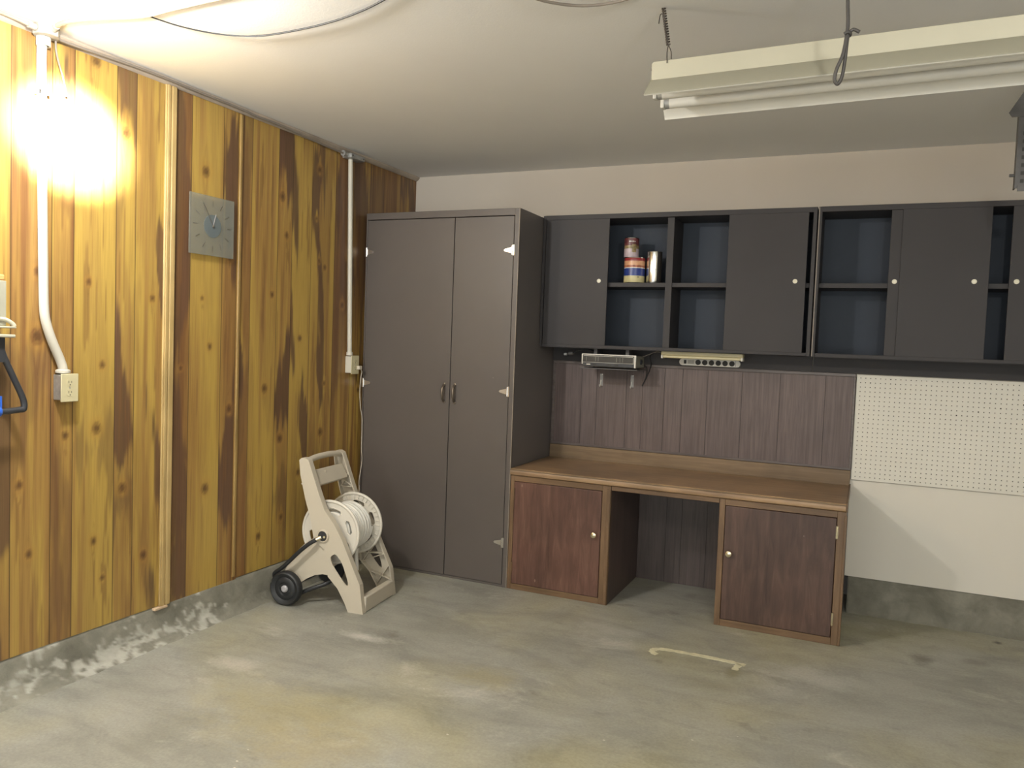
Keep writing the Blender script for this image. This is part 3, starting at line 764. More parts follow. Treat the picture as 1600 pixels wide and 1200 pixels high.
t = thing('power_strip', 'white power strip with six dark sockets under the strip light', 'power strip', (1.985, -.03, 1.295))
m = MB()
xa, xb, za, zb = 1.815, 2.155, 1.2765, 1.3145; rr = (zb-za)/2
poly = [(xb-rr+rr*math.sin(a), (za+zb)/2+rr*math.cos(a)) for a in np.linspace(0, PI, 13)]+[(xa+rr-rr*math.sin(a), (za+zb)/2-rr*math.cos(a)) for a in np.linspace(0, PI, 13)]
m.prism(poly, lambda a, b, d: (a, d, b), -.050, -.0225); obj('strip_body', m, 'strip_white', t, 0.003)
for i in range(6):
    x = 1.922+i*.0375
    m = MB(); m.lathe([(.0150, 0), (.0150, .0016), (.0125, .0022), (.012, .0006), (0, .0006)], (x, -.050, 1.2958), (0, -1, 0), 22)
    for dx in (-.004, .004): m.box(x+dx-.0009, x+dx+.0009, -.0515, -.0505, 1.2955, 1.3025)
    obj('socket', m, 'slot', t)['label'] = 'dark round socket'
m = MB(); m.box(1.842, 1.856, -.0535, -.050, 1.286, 1.307); obj('switch', m, 'slot', t, .001)
m = MB(); m.box(1.863, 1.900, -.0506, -.050, 1.285, 1.308); obj('rating_label', m, 'strip_grey', t)
m = MB(); m.box(2.128, 2.131, -.0506, -.050, 1.279, 1.312); obj('end_seam', m, 'hub_grey', t)

# ------------------------------------------------------------------ PANELS ON THE BACK WALL
def grooved(mb, x0, x1, z0, z1, yf, yb, grooves, gw=.0026, gd=.0022, mi=0):
    xs = [x0]
    for gx in grooves: xs += [gx-gw/2, gx+gw/2]
    xs.append(x1)
    for i in range(0, len(xs)-1, 2): mb.box(xs[i], xs[i+1], yf, yb, z0, z1, mi)
    for gx in grooves: mb.box(gx-gw/2, gx+gw/2, yf+gd, yb, z0, z1, mi+1)
t = thing('wall_panel', 'dark grooved wood panel framed on the wall between desk and wall cabinet', 'panel', (1.89, 0, 1.0))
m = MB(); grooved(m, 1.050, 2.737, .768, 1.254, -.016, -.003, [1.221, 1.319, 1.502, 1.599, 1.729, 1.833, 1.975, 2.166, 2.368, 2.60])
obj('board', m, ['dark_panel', 'groove'], t)
m = MB(); m.box(1.040, 2.748, -.024, -.003, 1.254, 1.2715); m.box(1.040, 2.748, -.022, -.003, .756, .768)
m.box(1.040, 1.050, -.022, -.003, .768, 1.254); m.box(2.737, 2.748, -.022, -.003, .768, 1.254)
obj('frame', m, 'panel_frame', t, .002)
o = obj('scribe_strip', MB().box(1.029, 1.039, -.016, -.003, .756, 1.2715), 'panel_frame', t, .002)

for i, (x, lab) in enumerate(((1.346, 'clear plastic hook on the dark panel below the left half of the radio'), (1.536, 'clear plastic hook on the dark panel below the right end of the radio'))):
    t = thing('adhesive_hook', lab, 'hook', (x, -.016, 1.16), 0, 'clear hooks on the dark panel')
    m = MB(); m.box(x-.011, x+.009, -.0185, -.0161, 1.130, 1.203); obj('strip', m, 'clear', t, .001)
    m = MB(); m.tube([(x-.003, -.0195, 1.165), (x-.004, -.024, 1.140), (x-.005, -.034, 1.127), (x-.005, -.040, 1.137)], .003, 8, 0, True, 4); obj('hook_tip', m, 'strip_white', t)
    m = MB(); m.box(x+.001, x+.007, -.0192, -.0186, 1.196, 1.202); obj('tab', m, 'strip_white', t)

# pegboard with real holes
t = thing('pegboard', 'white perforated pegboard on the wall right of the desk', 'pegboard', (3.35, 0, 1.0))
px0, px1, pz0, pz1, sp, hr = 2.752, 3.98, .709, 1.268, .0238, .0027
m = MB(); nx = int((px1-px0)/sp); nz = int((pz1-pz0)/sp); ox = px0+((px1-px0)-nx*sp)/2; oz = pz1-.006-nz*sp
oct_ = [(math.cos(a), math.sin(a)) for a in np.linspace(0, 2*PI, 9)[:8]]
yf, yb = -.014, -.009
for i in range(nx):
    for j in range(nz):
        cx, cz = ox+(i+.5)*sp, oz+(j+.5)*sp; h = sp/2
        r_ = hr*(1.35 if (i*7+j*13) % 41 == 0 and j > nz-9 else 1.0)
        sq = [(h, 0), (h, h), (0, h), (-h, h), (-h, 0), (-h, -h), (0, -h), (h, -h)]
        V = [(cx+a, yf, cz+b) for a, b in sq]+[(cx+a*r_, yf, cz+b*r_) for a, b in oct_]+[(cx+a*r_, yb, cz+b*r_) for a, b in oct_]
        F = [(k, (k+1) % 8, 8+(k+1) % 8, 8+k) for k in range(8)]+[(8+k, 8+(k+1) % 8, 16+(k+1) % 8, 16+k) for k in range(8)]
        m.add(V, F, 0)
# margins
m.box(px0, ox, yf, yb, pz0, pz1); m.box(ox+nx*sp, px1, yf, yb, pz0, pz1); m.box(ox, ox+nx*sp, yf, yb, pz0, oz); m.box(ox, ox+nx*sp, yf, yb, oz+nz*sp, pz1)
o = obj('perforated_sheet', m, 'peg', t)
m = MB(); m.box(px0+.001, px1-.001, -.009, -.0005, pz0+.001, pz1-.001); obj('backing', m, 'hole_shade', t)  # dark sheet supplies the shade seen through the holes

# ------------------------------------------------------------------ DESK
DX0, DX1, DD = 1.031, 2.749, 0.600
ZT = .676
t = thing('countertop', 'worn brown wooden countertop with back board spanning the two desk cabinets', 'countertop', (1.89, -.3, .636))
m = MB(); prof = [(-DD-.004, .637), (-DD-.012, .643), (-DD-.014, .656), (-DD-.012, .668), (-DD-.004, ZT), (-.027, ZT), (-.027, .637)]
m.prism(prof, lambda a, b, d: (d, a, b), DX0, DX1-.004); obj('top_board', m, 'counter', t, 0.001)
m = MB(); m.box(DX0, DX1-.004, -DD-.0165, -DD-.0135, .667, .6735); o = obj('nosing_bead', m, 'backsplash', t, .001); o['label'] = 'narrow bead along the front edge'  # narrow bead in the back board's wood
m = MB(); m.box(DX0, DX1-.002, -.025, -.003, .637, .755); obj('back_board', m, 'backsplash', t, .002)
m = MB(); m.box(DX1-.004, DX1+.003, -DD-.004, -.002, .637, .682); obj('end_strip', m, 'desk_trim_x', t, .001)

def desk_cabinet(label, x0, x1, door, knobx, hingex, stiles, sidepanel):
    t = thing('desk_cabinet', label, 'cabinet', ((x0+x1)/2, -.3, 0))
    ZC = .6365
    m = MB(); m.box(x0, x0+.014, -DD+.018, -.003, 0, ZC); m.box(x1-.014, x1, -DD+.018, -.003, 0, ZC)
    m.box(x0+.014, x1-.014, -DD+.018, -.003, .015, .03); m.box(x0+.014, x1-.014, -.012, -.003, .03, ZC); m.box(x0+.014, x1-.014, -DD+.018, -.012, ZC-.014, ZC)
    obj('carcass', m, 'side_dark', t)
    a, b, z0, z1 = door
    for p, q in ((x0, a-.002), (b+.002, x1)):
        obj('stile', MB().box(p, q, -DD, -DD+.018, 0, ZC), 'desk_trim', t, .0015)
    for p, q in ((0, z0-.002), (z1+.002, ZC)):
        obj('rail', MB().box(a-.002, b+.002, -DD, -DD+.018, p, q), 'desk_trim_x', t, .0015)
    if stiles:
        m = MB(); m.box(stiles[0], stiles[1], -DD-.005, -DD-.0005, 0.002, .62); obj('corner_bead', m, 'desk_trim', t, .002)
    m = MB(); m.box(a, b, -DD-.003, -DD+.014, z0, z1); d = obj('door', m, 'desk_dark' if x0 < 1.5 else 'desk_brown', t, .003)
    m = MB(); m.lathe([(.006, 0), (.005, .006), (.006, .010), (.014, .015), (.0165, .020), (.0145, .025), (.007, .028), (0, .0285)], (knobx, -DD-.003, .370), (0, -1, 0), 24)
    obj('knob', m, 'brass', d)['label'] = 'pale brass knob'
    for z in (.538, .125):
        m = MB(); m.box(hingex-.005, hingex+.005, -DD-.006, -DD-.003, z-.030, z+.030); m.cyl((hingex, -DD-.007, z-.030), (hingex, -DD-.007, z+.030), .0042, n=10)
        obj('hinge', m, 'brass' if hingex > 2 else 'desk_trim', d)
    return t
desk_cabinet('red-brown desk cabinet left of the kneehole, against the tall cabinet', DX0, 1.609, (1.056, 1.560, .034, .604), 1.529, 1.056, (1.588, 1.607), None)
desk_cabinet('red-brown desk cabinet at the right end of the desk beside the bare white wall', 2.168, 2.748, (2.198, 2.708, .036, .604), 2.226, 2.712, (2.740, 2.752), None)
m = MB(); m.box(1.6105, 2.1665, -DD+.002, -DD+.020, .613, .6365)
tag(obj('apron_rail', m, 'desk_trim_x', None, .0015), 'thin brown wooden rail under the countertop spanning the open kneehole', 'rail')
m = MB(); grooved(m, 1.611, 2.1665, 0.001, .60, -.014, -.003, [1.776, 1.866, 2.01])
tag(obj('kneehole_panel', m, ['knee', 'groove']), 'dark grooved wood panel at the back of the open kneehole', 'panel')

# ------------------------------------------------------------------ HOSE REEL  (own axes: u forward, v along the axle, w up)
t = thing('hose_reel', 'beige plastic garden hose reel cart on black wheels in the corner', 'hose reel', (.590, -1.355, 0), math.radians(5.85))
W = .362
def UV(u, w, d): return (u, d, w)
ribpoly = [(-.379, .738), (-.366, .750), (-.344, .752), (-.325, .742), (-.301, .681), (-.261, .576), (-.227, .498), (-.171, .432), (-.123, .357),
           (-.075, .258), (-.019, .145), (.003, .0), (-.081, .0), (-.101, .045), (-.143, .112), (-.199, .165), (-.202, .235), (-.225, .30),
           (-.285, .345), (-.302, .434), (-.339, .544), (-.370, .663)]
webpoly = [(-.287, .350), (-.330, .325), (-.374, .283), (-.442, .19), (-.475, .125), (-.46, .075), (-.42, .065), (-.375, .10), (-.346, .122), (-.328, .135), (-.282, .158),
           (-.236, .170), (-.197, .167), (-.20, .235), (-.223, .302)]
slot = smooth2d([(-.186, .258), (-.172, .278), (-.155, .280), (-.120, .240), (-.085, .150), (-.099, .138), (-.165, .215)], 4)
hub_c = (-.230, .368)
hubhole = [(hub_c[0]+.024*math.cos(a), hub_c[1]+.024*math.sin(a)) for a in np.linspace(0, 2*PI, 17)[:16]]
def shell(mb, poly, d0, d1, th, wall, holes=()):
    """a moulded plate d0..d0+th with a skirt along its outline reaching to d1"""
    s_ = 1 if d1 > d0 else -1
    mb.prism(poly, UV, d0, d0+s_*th, holes)
    n = len(poly)
    for i in range(n):
        a = Vector((*poly[i], 0)); b = Vector((*poly[(i+1) % n], 0)); e = (b-a)
        if e.length < 1e-6: continue
        nrm = Vector((-e.y, e.x, 0)).normalized()*wall
        c = (a+b)/2; area = sum(poly[k][0]*poly[(k+1) % n][1]-poly[(k+1) % n][0]*poly[k][1] for k in range(n))
        if area < 0: nrm = -nrm
        q = [a, b, b+nrm, a+nrm]
        V = [UV(p.x, p.y, d0+s_*th*0.5) for p in q]+[UV(p.x, p.y, d1) for p in q]
        mb.add(V, [(0, 1, 2, 3), (7, 6, 5, 4), (0, 4, 5, 1), (1, 5, 6, 2), (2, 6, 7, 3), (3, 7, 4, 0)])
rib_s = ribpoly
def side(sgn, name):
    m = MB()
    if sgn > 0: d0, d1, e0, e1 = 0.0, .034, .012, .030
    else: d0, d1, e0, e1 = W, W-.034, W-.012, W-.030
    shell(m, ribpoly, d0, d1, .005 if sgn else 0, .005, [slot])
    shell(m, webpoly, e0, e1, .005, .005)
    # truss ribs inside the moulding
    L_ = [(-.366, .62), (-.330, .56), (-.322, .50), (-.295, .46), (-.285, .40)]; R_ = [(-.285, .64), (-.255, .56), (-.235, .51), (-.205, .47), (-.16, .41)]
    L2 = [(-.20, .21), (-.19, .16), (-.14, .115), (-.10, .05)]; R2 = [(-.10, .30), (-.055, .22), (-.03, .16), (-.008, .08)]
    for LL, RR in ((L_, R_),)+(((L2, R2),) if sgn < 0 else ()):
        for i in range(len(LL)-1):
            for p, q in ((LL[i], RR[i+1]), (LL[i+1], RR[i])) if i % 2 == 0 else ((LL[i], RR[i]),):
                a = Vector(UV(*p, d0+(d1-d0)*.5)); b = Vector(UV(*q, d0+(d1-d0)*.5)); e = b-a
                m.obox((a+b)/2, e/2, Vector((0, (d1-d0)*.42, 0)), Vector((-e.z, 0, e.x)).normalized()*.0022)
    o = obj(name, m, 'reel', t, 0.0025, local=True)
    return o
side(1, 'side_frame'); side(-1, 'side_frame')
m = MB(); m.tube([UV(-.346, .732, .02), UV(-.348, .742, .10), UV(-.348, .744, .18), UV(-.348, .742, .26), UV(-.346, .732, W-.02)], .0155, 14, 0, True, 4); obj('handle', m, 'reel', t, local=True)
m = MB(); m.prism([(-.335, .682), (-.326, .684), (-.288, .612), (-.296, .604), (-.312, .602), (-.318, .640), (-.338, .672)], UV, .028, W-.028)
m.box(-.325, -.312, .14, .148, .655, .672); obj('tool_tray', m, 'reel', t, .003, local=True)
m = MB(); m.box(-.034, .002, .030, W-.030, .0, .080); obj('foot_bar', m, 'reel', t, .006, local=True)
m = MB(); m.lathe([(.030, -.010), (.034, -.006), (.034, .006), (.026, .006), (.026, -.010)], UV(hub_c[0], hub_c[1], 0), (0, 1, 0), 28, closed=True); obj('hub_ring', m, 'reel', t, local=True)
m = MB(); m.lathe([(0, -.006), (.026, -.006), (.026, .004), (0, .004)], UV(hub_c[0], hub_c[1], 0), (0, 1, 0), 24); obj('swivel', m, 'black_plastic', t, local=True)
m = MB()
m.cyl(UV(-.238, .362, -.006), UV(-.262, .348, -.020), .010, .009, 12); m.cyl(UV(-.218, .366, -.006), UV(-.216, .366, -.016), .007, .006, 12)
obj('coupling', m, 'brass', t, local=True)['label'] = 'brass coupling'
m = MB(); m.tube([UV(-.258, .350, -.018), UV(-.295, .325, -.030), UV(-.345, .282, -.034), UV(-.400, .228, -.034), UV(-.455, .180, -.028), UV(-.497, .150, -.016), UV(-.503, .118, -.004), UV(-.48, .07, -.002), UV(-.44, .045, .0), UV(-.38, .05, .010), UV(-.30, .085, .03), UV(-.24, .11, .06), UV(-.21, .14, .09)], .0105, 10, 0, True, 5)
o = obj('leader_hose', m, 'black', t, local=True); o['label'] = 'black leader hose'

def flange(vc, inner, name):
    """a spool disc with six kidney holes, a rolled rim and radial ribs on its inner face"""
    R = .158; u0, w0 = hub_c[0], hub_c[1]+.004
    outer = [(u0+R*math.cos(a), w0+R*math.sin(a)) for a in np.linspace(0, 2*PI, 65)[:64]]
    holes = []
    for k in range(6):
        c = math.radians(18+60*k); ha = math.radians(15); r0, r1 = .096, .126
        pts = []
        for a in np.linspace(-ha, ha, 7): pts.append((r1, c+a))
        pts.append(((r0+r1)/2, c+ha+.10))
        for a in np.linspace(ha, -ha, 7): pts.append((r0, c+a))
        pts.append(((r0+r1)/2, c-ha-.10))
        holes.append([(u0+r*math.cos(a), w0+r*math.sin(a)) for r, a in pts])
    m = MB(); m.prism(outer, UV, vc-.003, vc+.003, holes)
    ring = [UV(u0+R*math.cos(a), w0+R*math.sin(a), vc) for a in np.linspace(0, 2*PI, 73)[:72]]
    m.tube(ring, .0085, 10, 0, False, 0, True)
    for hpts in holes:
        m.tube([UV(p[0], p[1], vc) for p in hpts], .0042, 6, 0, False, 0, True)
    for k in range(36):
        a = 2*PI*k/36; r0, r1 = .131, .152
        p = Vector(UV(u0+(r0+r1)/2*math.cos(a), w0+(r0+r1)/2*math.sin(a), vc+inner*.005))
        m.obox(p, Vector((math.cos(a), 0, math.sin(a)))*(r1-r0)/2, Vector((-math.sin(a), 0, math.cos(a)))*.0012, Vector((0, .004, 0)))
    return obj(name, m, 'reel_disc', t, local=True)
flange(.070, 1, 'spool_disc'); flange(.312, -1, 'spool_disc')
HC = (hub_c[0], hub_c[1]+.004)
m = MB(); m.lathe([(0, .073), (.080, .073), (.080, .309), (0, .309)], UV(HC[0], HC[1], 0), (0, 1, 0), 40); obj('drum', m, 'reel_disc', t, local=True)
m = MB(); m.lathe([(0, .006), (.020, .006), (.020, .067), (0, .067)], UV(HC[0], HC[1], 0), (0, 1, 0), 20); obj('axle_boss', m, 'reel', t, local=True); m = MB(); m.lathe([(0, .315), (.020, .315), (.020, W-.005), (0, W-.005)], UV(HC[0], HC[1], 0), (0, 1, 0), 20); obj('axle_boss', m, 'reel', t, local=True)
def wheel(v0, v1, out):
    vo = v0 if out < 0 else v1; s_ = 1 if out < 0 else -1; wd = abs(v1-v0)
    c = UV(-.418, .0865, vo); m = MB()
    m.lathe([(0, .010), (.030, .010), (.034, .004), (.050, .004), (.058, .010), (.066, .004), (.078, .0), (.084, .004), (.0865, .010), (.0865, wd-.006), (.080, wd), (0, wd)], c, (0, s_, 0), 44)
    w = obj('wheel', m, 'black', t, local=True)
    m = MB(); m.lathe([(0, -.002), (.012, -.002), (.0175, .003), (.018, .011), (0, .011)], c, (0, s_, 0), 24)
    o = obj('hub_cap', m, 'hub_grey', w, local=True)
wheel(-.052, -.010, -1); wheel(W+.010, W+.052, 1)
m = MB(); m.cyl(UV(-.418, .0865, -.0115), UV(-.418, .0865, W+.0115), .010, n=14); obj('axle', m, 'black_plastic', t, local=True)

# the hose on the reel is a thing of its own
RZ = Matrix.Rotation(math.radians(5.85), 4, 'Z'); RB = Matrix.Translation((.590, -1.355, 0)) @ RZ
hb = RB @ Vector(UV(HC[0], HC[1], .18))
t2 = thing('garden_hose', 'white garden hose wound on the beige reel with one end hanging down', 'hose', tuple(hb))
m = MB(); pts = []; hr_ = .0116; turns = 9; ns = 40
for i in range(turns*ns+1):
    a = 2*PI*i/ns; v = .086+(.298-.086)*i/(turns*ns)
    r = .0922+.0008*math.sin(a*1.7)
    pts.append(RB @ Vector(UV(HC[0]+r*math.cos(a), HC[1]+r*math.sin(a), v)))
m.tube(pts, hr_, 8)
pts = []; turns2 = 6
for i in range(turns2*ns+1):
    a = 2*PI*i/ns; v = .150+(.285-.150)*i/(turns2*ns)
    r = .1145+.0012*math.sin(a*1.3+1)
    pts.append(RB @ Vector(UV(HC[0]+r*math.cos(a), HC[1]+r*math.sin(a), v)))
m.tube(pts, hr_, 8)
a_ = 0
m.tube([RB @ Vector(UV(*p)) for p in ((HC[0]+.06, HC[1]-.115, .235), (-.176, .215, .243), (-.174, .175, .247), (-.173, .135, .250))], .0092, 10, 0, True, 4)
obj('hose_coil', m, 'hose', t2)
m = MB(); m.cyl(RB @ Vector(UV(-.173, .136, .250)), RB @ Vector(UV(-.172, .116, .251)), .0105, n=14); m.cyl(RB @ Vector(UV(-.172, .116, .251)), RB @ Vector(UV(-.1715, .100, .252)), .008, n=14)
obj('hose_end', m, 'brass', t2)

# ------------------------------------------------------------------ LEFT WALL FITTINGS
GLX = .022
t = thing('wall_clock', 'square frosted glass wall clock hanging on the wood panelling', 'clock', (0, -1.812, 1.850))
cy, cz = -1.812, 1.850
m = MB(); m.box(GLX, GLX+.004, -1.947, -1.677, 1.715, 1.985); obj('glass_panel', m, 'clock_glass', t, .001)
m = MB(); m.lathe([(0, 0), (.022, 0), (.022, GLX-.0042), (0, GLX-.0042)], (.0, cy, cz), (1, 0, 0), 24); obj('movement', m, 'galv', t)
m = MB(); m.lathe([(0, 0), (.052, 0), (.052, .0015), (0, .0015)], (GLX+.0045, cy, cz), (1, 0, 0), 40); obj('dial', m, 'clock_dial', t)
for k in range(12):
    a = 2*PI*k/12; r0, r1 = .090, .116
    m = MB(); d = Vector((0, math.sin(a), math.cos(a)))
    m.obox(Vector((GLX+.0050, cy, cz))+d*(r0+r1)/2, d*(r1-r0)/2, d.cross(Vector((1, 0, 0)))*.0014, Vector((.0006, 0, 0)))
    obj('hour_mark', m, 'clock_ink', t)
for nm, y, z, w_ in (('minute_hand', -1.867, 1.940, .0016), ('hour_hand', -1.795, 1.905, .0022)):
    d = Vector((0, y-cy, z-cz)); L_ = d.length; d.normalize(); m = MB()
    m.obox(Vector((GLX+.0085, cy, cz))+d*L_*.45, d*L_*.55, d.cross(Vector((1, 0, 0)))*w_, Vector((.0006, 0, 0)))
    obj(nm, m, 'clock_ink' if nm == 'minute_hand' else 'hub_grey', t)
m = MB(); m.lathe([(0, 0), (.006, 0), (.006, .005), (.003, .007), (0, .007)], (GLX+.0062, cy, cz), (1, 0, 0), 16); obj('hand_cap', m, 'chrome', t)

# conduit with offset bend down to the first outlet
t = thing('electrical_conduit', 'white painted conduit bending down to the ivory outlet near the left edge', 'conduit', (.02, -2.6, 1.19))
m = MB(); m.tube([(.030, -2.635, 2.402), (.024, -2.637, 2.36), (.021, -2.635, 2.25), (.020, -2.630, 1.95), (.020, -2.623, 1.55), (.021, -2.620, 1.43), (.021, -2.612, 1.38), (.022, -2.590, 1.315), (.022, -2.562, 1.255), (.024, -2.549, 1.22), (.025, -2.546, 1.203)], .0165, 16, 0, True, 4)
obj('pipe', m, 'conduit', t)
m = MB(); m.lathe([(.018, 0), (.026, .003), (.026, .012), (.019, .016)], (.025, -2.546, 1.1895), (0, 0, 1), 20, closed=True); obj('connector', m, 'conduit', t)
m = MB(); m.lathe([(.018, 0), (.024, 0), (.024, -.030), (.018, -.030)], (.030, -2.635, 2.402), (0, 0, 1), 20, closed=True); obj('connector', m, 'conduit', t)
m = MB(); m.box(.0005, .040, -2.654, -2.650, 2.20, 2.215); m.box(.0005, .003, -2.675, -2.654, 2.20, 2.215); m.box(.037, .040, -2.654, -2.616, 2.20, 2.215); obj('strap', m, 'conduit', t)

def duplex(par, y0, y1, z0, z1, xb, body, plate):
    m = MB(); m.box(.001, xb, y0+.004, y1-.004, z0+.006, z1-.004); obj('box', m, body, par, .003)
    m = MB(); m.box(xb, xb+.005, y0, y1, z0, z1); pl = obj('cover_plate', m, plate, par, .002)
    yc = (y0+y1)/2
    for zc in (z0+(z1-z0)*.32, z0+(z1-z0)*.68):
        m = MB(); pts = []
        for a in np.linspace(0, 2*PI, 25)[:24]:
            pts.append((yc+.0145*max(-.98, min(.98, 1.0*math.cos(a))), zc+max(-.0125, min(.0125, .017*math.sin(a)))))
        m.prism(pts, lambda a, b, d: (d, a, b), xb+.005, xb+.0062, mi=0)
        for dy, hh in ((-.0055, .0045), (.0055, .0035)): m.box(xb+.0062, xb+.0067, yc+dy-.0009, yc+dy+.0009, zc+.003-hh, zc+.003+hh, 1)
        m.prism([(yc+.0022*math.cos(a), zc-.0075+.0024*math.sin(a)) for a in np.linspace(0, 2*PI, 9)[:8]], lambda a, b, d: (d, a, b), xb+.0062, xb+.0067, mi=1)
        obj('receptacle', m, [plate, 'slot'], pl)
    m = MB(); m.lathe([(0, 0), (.003, 0), (.003, .001), (0, .001)], (xb+.005, yc, (z0+z1)/2), (1, 0, 0), 12); obj('screw', m, 'galv', pl)
t = thing('electrical_outlet', 'ivory duplex outlet at the foot of the bent conduit on the panelling', 'outlet', (.02, -2.536, 1.135))
duplex(t, -2.572, -2.501, 1.083, 1.1895, .047, 'galv', 'plate')

t = thing('electrical_conduit', 'straight white conduit running down beside the tall cabinet', 'conduit', (.02, -.745, 1.26))
m = MB(); m.tube([(.022, -.765, 2.386), (.022, -.762, 2.3), (.022, -.738, 1.6), (.022, -.726, 1.2685)], .0135, 14); obj('pipe', m, 'conduit', t)
m = MB(); m.lathe([(.015, 0), (.019, 0), (.019, .02), (.015, .02)], (.022, -.726, 1.259), (0, 0, 1), 18, closed=True); obj('connector', m, 'conduit', t)
t = thing('electrical_outlet', 'pale outlet box below the straight conduit next to the tall cabinet', 'outlet', (.02, -.70, 1.205))
duplex(t, -.742, -.668, 1.150, 1.2585, .045, 'conduit', 'plate')

t = thing('junction_box', 'grey metal junction box at the ceiling atop the straight conduit', 'junction box', (.03, -.745, 2.41))
m = MB(); m.box(.001, .060, -.815, -.680, 2.3865, H-.028); obj('box', m, 'galv', t, .003)
m = MB(); m.box(.060, .063, -.812, -.683, 2.388, H-.029); pl = obj('cover', m, 'galv', t, .001)
for y in (-.80, -.695):
    m = MB(); m.lathe([(0, 0), (.005, 0), (.005, .0015), (0, .0015)], (.063, y, 2.40), (1, 0, 0), 12); obj('screw', m, 'dark_steel', pl)
m = MB(); m.cyl((.035, -.815, 2.402), (.035, -.850, 2.402), .012, n=14); m.cyl((.035, -.850, 2.402), (.035, -.856, 2.402), .016, n=14); obj('cable_clamp', m, 'galv', t)

t = thing('junction_box', 'white painted junction box at the ceiling atop the bent conduit', 'junction box', (.05, -2.635, 2.42))
m = MB(); m.prism([(.045+.044*math.cos(a), -2.635+.044*math.sin(a)) for a in np.linspace(PI/8, 2*PI+PI/8, 9)[:8]], lambda a, b, d: (a, b, d), 2.403, H-.0005); obj('box', m, 'old_box', t, .002)
m = MB(); m.cyl((.088, -2.636, 2.424), (.118, -2.648, 2.426), .011, n=12); obj('cable_clamp', m, 'old_box', t); m = MB(); m.cyl((.05, -2.679, 2.42), (.05, -2.705, 2.42), .011, n=12); obj('cable_clamp', m, 'old_box', t)
m = MB(); m.tube([(.044, -2.598, 2.402), (.035, -2.590, 2.375), (.028, -2.576, 2.34), (.022, -2.552, 2.285), (.018, -2.535, 2.222)], .0035, 8, 0, True, 5); tag(obj('loose_wire', m, 'cable_grey'), 'short loose grey wire end curling down from the white junction box', 'wire')

# cables
m = MB(); m.tube([(.050, -2.706, 2.42), (.038, -2.76, 2.428), (.034, -2.9, 2.430), (.034, -3.3, 2.430)], .006, 8, 0, True, 5)
tag(obj('electrical_cable', m, 'cable_tan'), 'grey cable leaving the white junction box towards the left edge', 'cable')
m = MB(); m.tube([(.035, -.857, 2.402), (.034, -.95, 2.403), (.033, -1.10, 2.408), (.033, -1.18, 2.412), (.032, -1.4, 2.420), (.032, -1.56, 2.418), (.032, -1.64, 2.424), (.032, -1.9, 2.426), (.032, -2.15, 2.428), (.032, -2.33, 2.424), (.034, -2.50, 2.416), (.040, -2.590, 2.412)], .0055, 8, 0, True, 5)
tag(obj('electrical_cable', m, 'cable_grey'), 'grey cable stapled along the top of the wood panelling between both junction boxes', 'cable')
m = MB(); m.tube([(.119, -2.648, 2.427), (.16, -2.652, 2.431), (.222, -2.649, 2.4315), (.342, -2.631, 2.4315), (.492, -2.602, 2.4315), (.636, -2.612, 2.4315), (.814, -2.622, 2.4315), (1.10, -2.63, 2.4315)], .0084, 8, 0, True, 5)
tag(obj('electrical_cable', m, 'cable_tan'), 'tan cable running flat on the ceiling from the white junction box', 'cable')
m = MB(); m.tube([(.500, -2.592, 2.433), (.544, -2.5, 2.428), (.628, -2.405, 2.425), (.749, -2.346, 2.424), (.914, -2.339, 2.425), (1.093, -2.359, 2.426), (1.248, -2.398, 2.429), (1.385, -2.451, 2.432), (1.527, -2.503, 2.435), (1.70, -2.56, 2.437)], [.0026]*3*5+[.0034]*31, 8, 0, True, 5)
tag(obj('electrical_cable', m, 'black'), 'thin black cable looping across the ceiling above the wood panelling', 'cable')
m = MB(); m.tube([(1.70, -2.50, 2.436), (1.758, -2.40, 2.431), (1.805, -2.303, 2.426), (1.859, -2.25, 2.423), (1.929, -2.211, 2.422), (2.008, -2.198, 2.423), (2.081, -2.207, 2.426), (2.16, -2.235, 2.430), (2.25, -2.30, 2.435)], .0048, 8, 0, True, 5)
tag(obj('electrical_cable', m, 'cable_grey'), 'dark grey cable drooping from the ceiling left of the shop light', 'cable')
m = MB(); m.tube([(.056, -.668, 1.185), (.062, -.655, 1.165), (.055, -.652, 1.13), (.050, -.653, 1.05), (.050, -.643, .955), (.050, -.622, .877), (.050, -.619, .703), (.050, -.612, .623), (.052, -.638, .512), (.05, -.633, .452), (.05, -.64, .34)], .0024, 7, 0, True, 5)
m.box(.0525, .072, -.694, -.668, 1.178, 1.198)
tag(obj('charger_cord', m, 'cord_white'), 'thin off-white cord hanging from the outlet beside the tall cabinet', 'cord')

# tool hanger and hanging tool at the left edge
t = thing('tool_hanger', 'white wall bracket with two prongs holding the black handled tool', 'bracket', (0, -2.84, 1.34))
m = MB(); m.box(.0035, .010, -2.90, -2.825, 1.31, 1.50); obj('back_plate', m, 'white_metal', t, .002)
m = MB(); m.box(.010, .118, -2.93, -2.788, 1.354, 1.361); obj('upper_prong', m, 'white_metal', t, .002)
m = MB(); m.box(.010, .118, -2.93, -2.790, 1.322, 1.333); obj('lower_prong', m, 'white_metal', t, .003)
m = MB(); m.tube([(.10, -2.835, 1.385), (.105, -2.815, 1.382), (.11, -2.797, 1.370), (.112, -2.792, 1.3612)], .007, 10, 0, True, 4); obj('clip', m, 'white_metal', t)
t = thing('hand_tool', 'black triangular grip with blue crossbar hanging from the white bracket', 'tool', (.08, -2.83, 1.1))
m = MB(); m.box(.060, .100, -2.860, -2.812, 1.362, 1.515); m.box(.100, .104, -2.850, -2.838, 1.362, 1.51, 1)
obj('shaft', m, ['tool_grey', 'galv'], t, .004)
m = MB(); m.box(.062, .098, -2.850, -2.816, 1.516, 1.536); obj('shaft_cap', m, 'orange', t, .004)
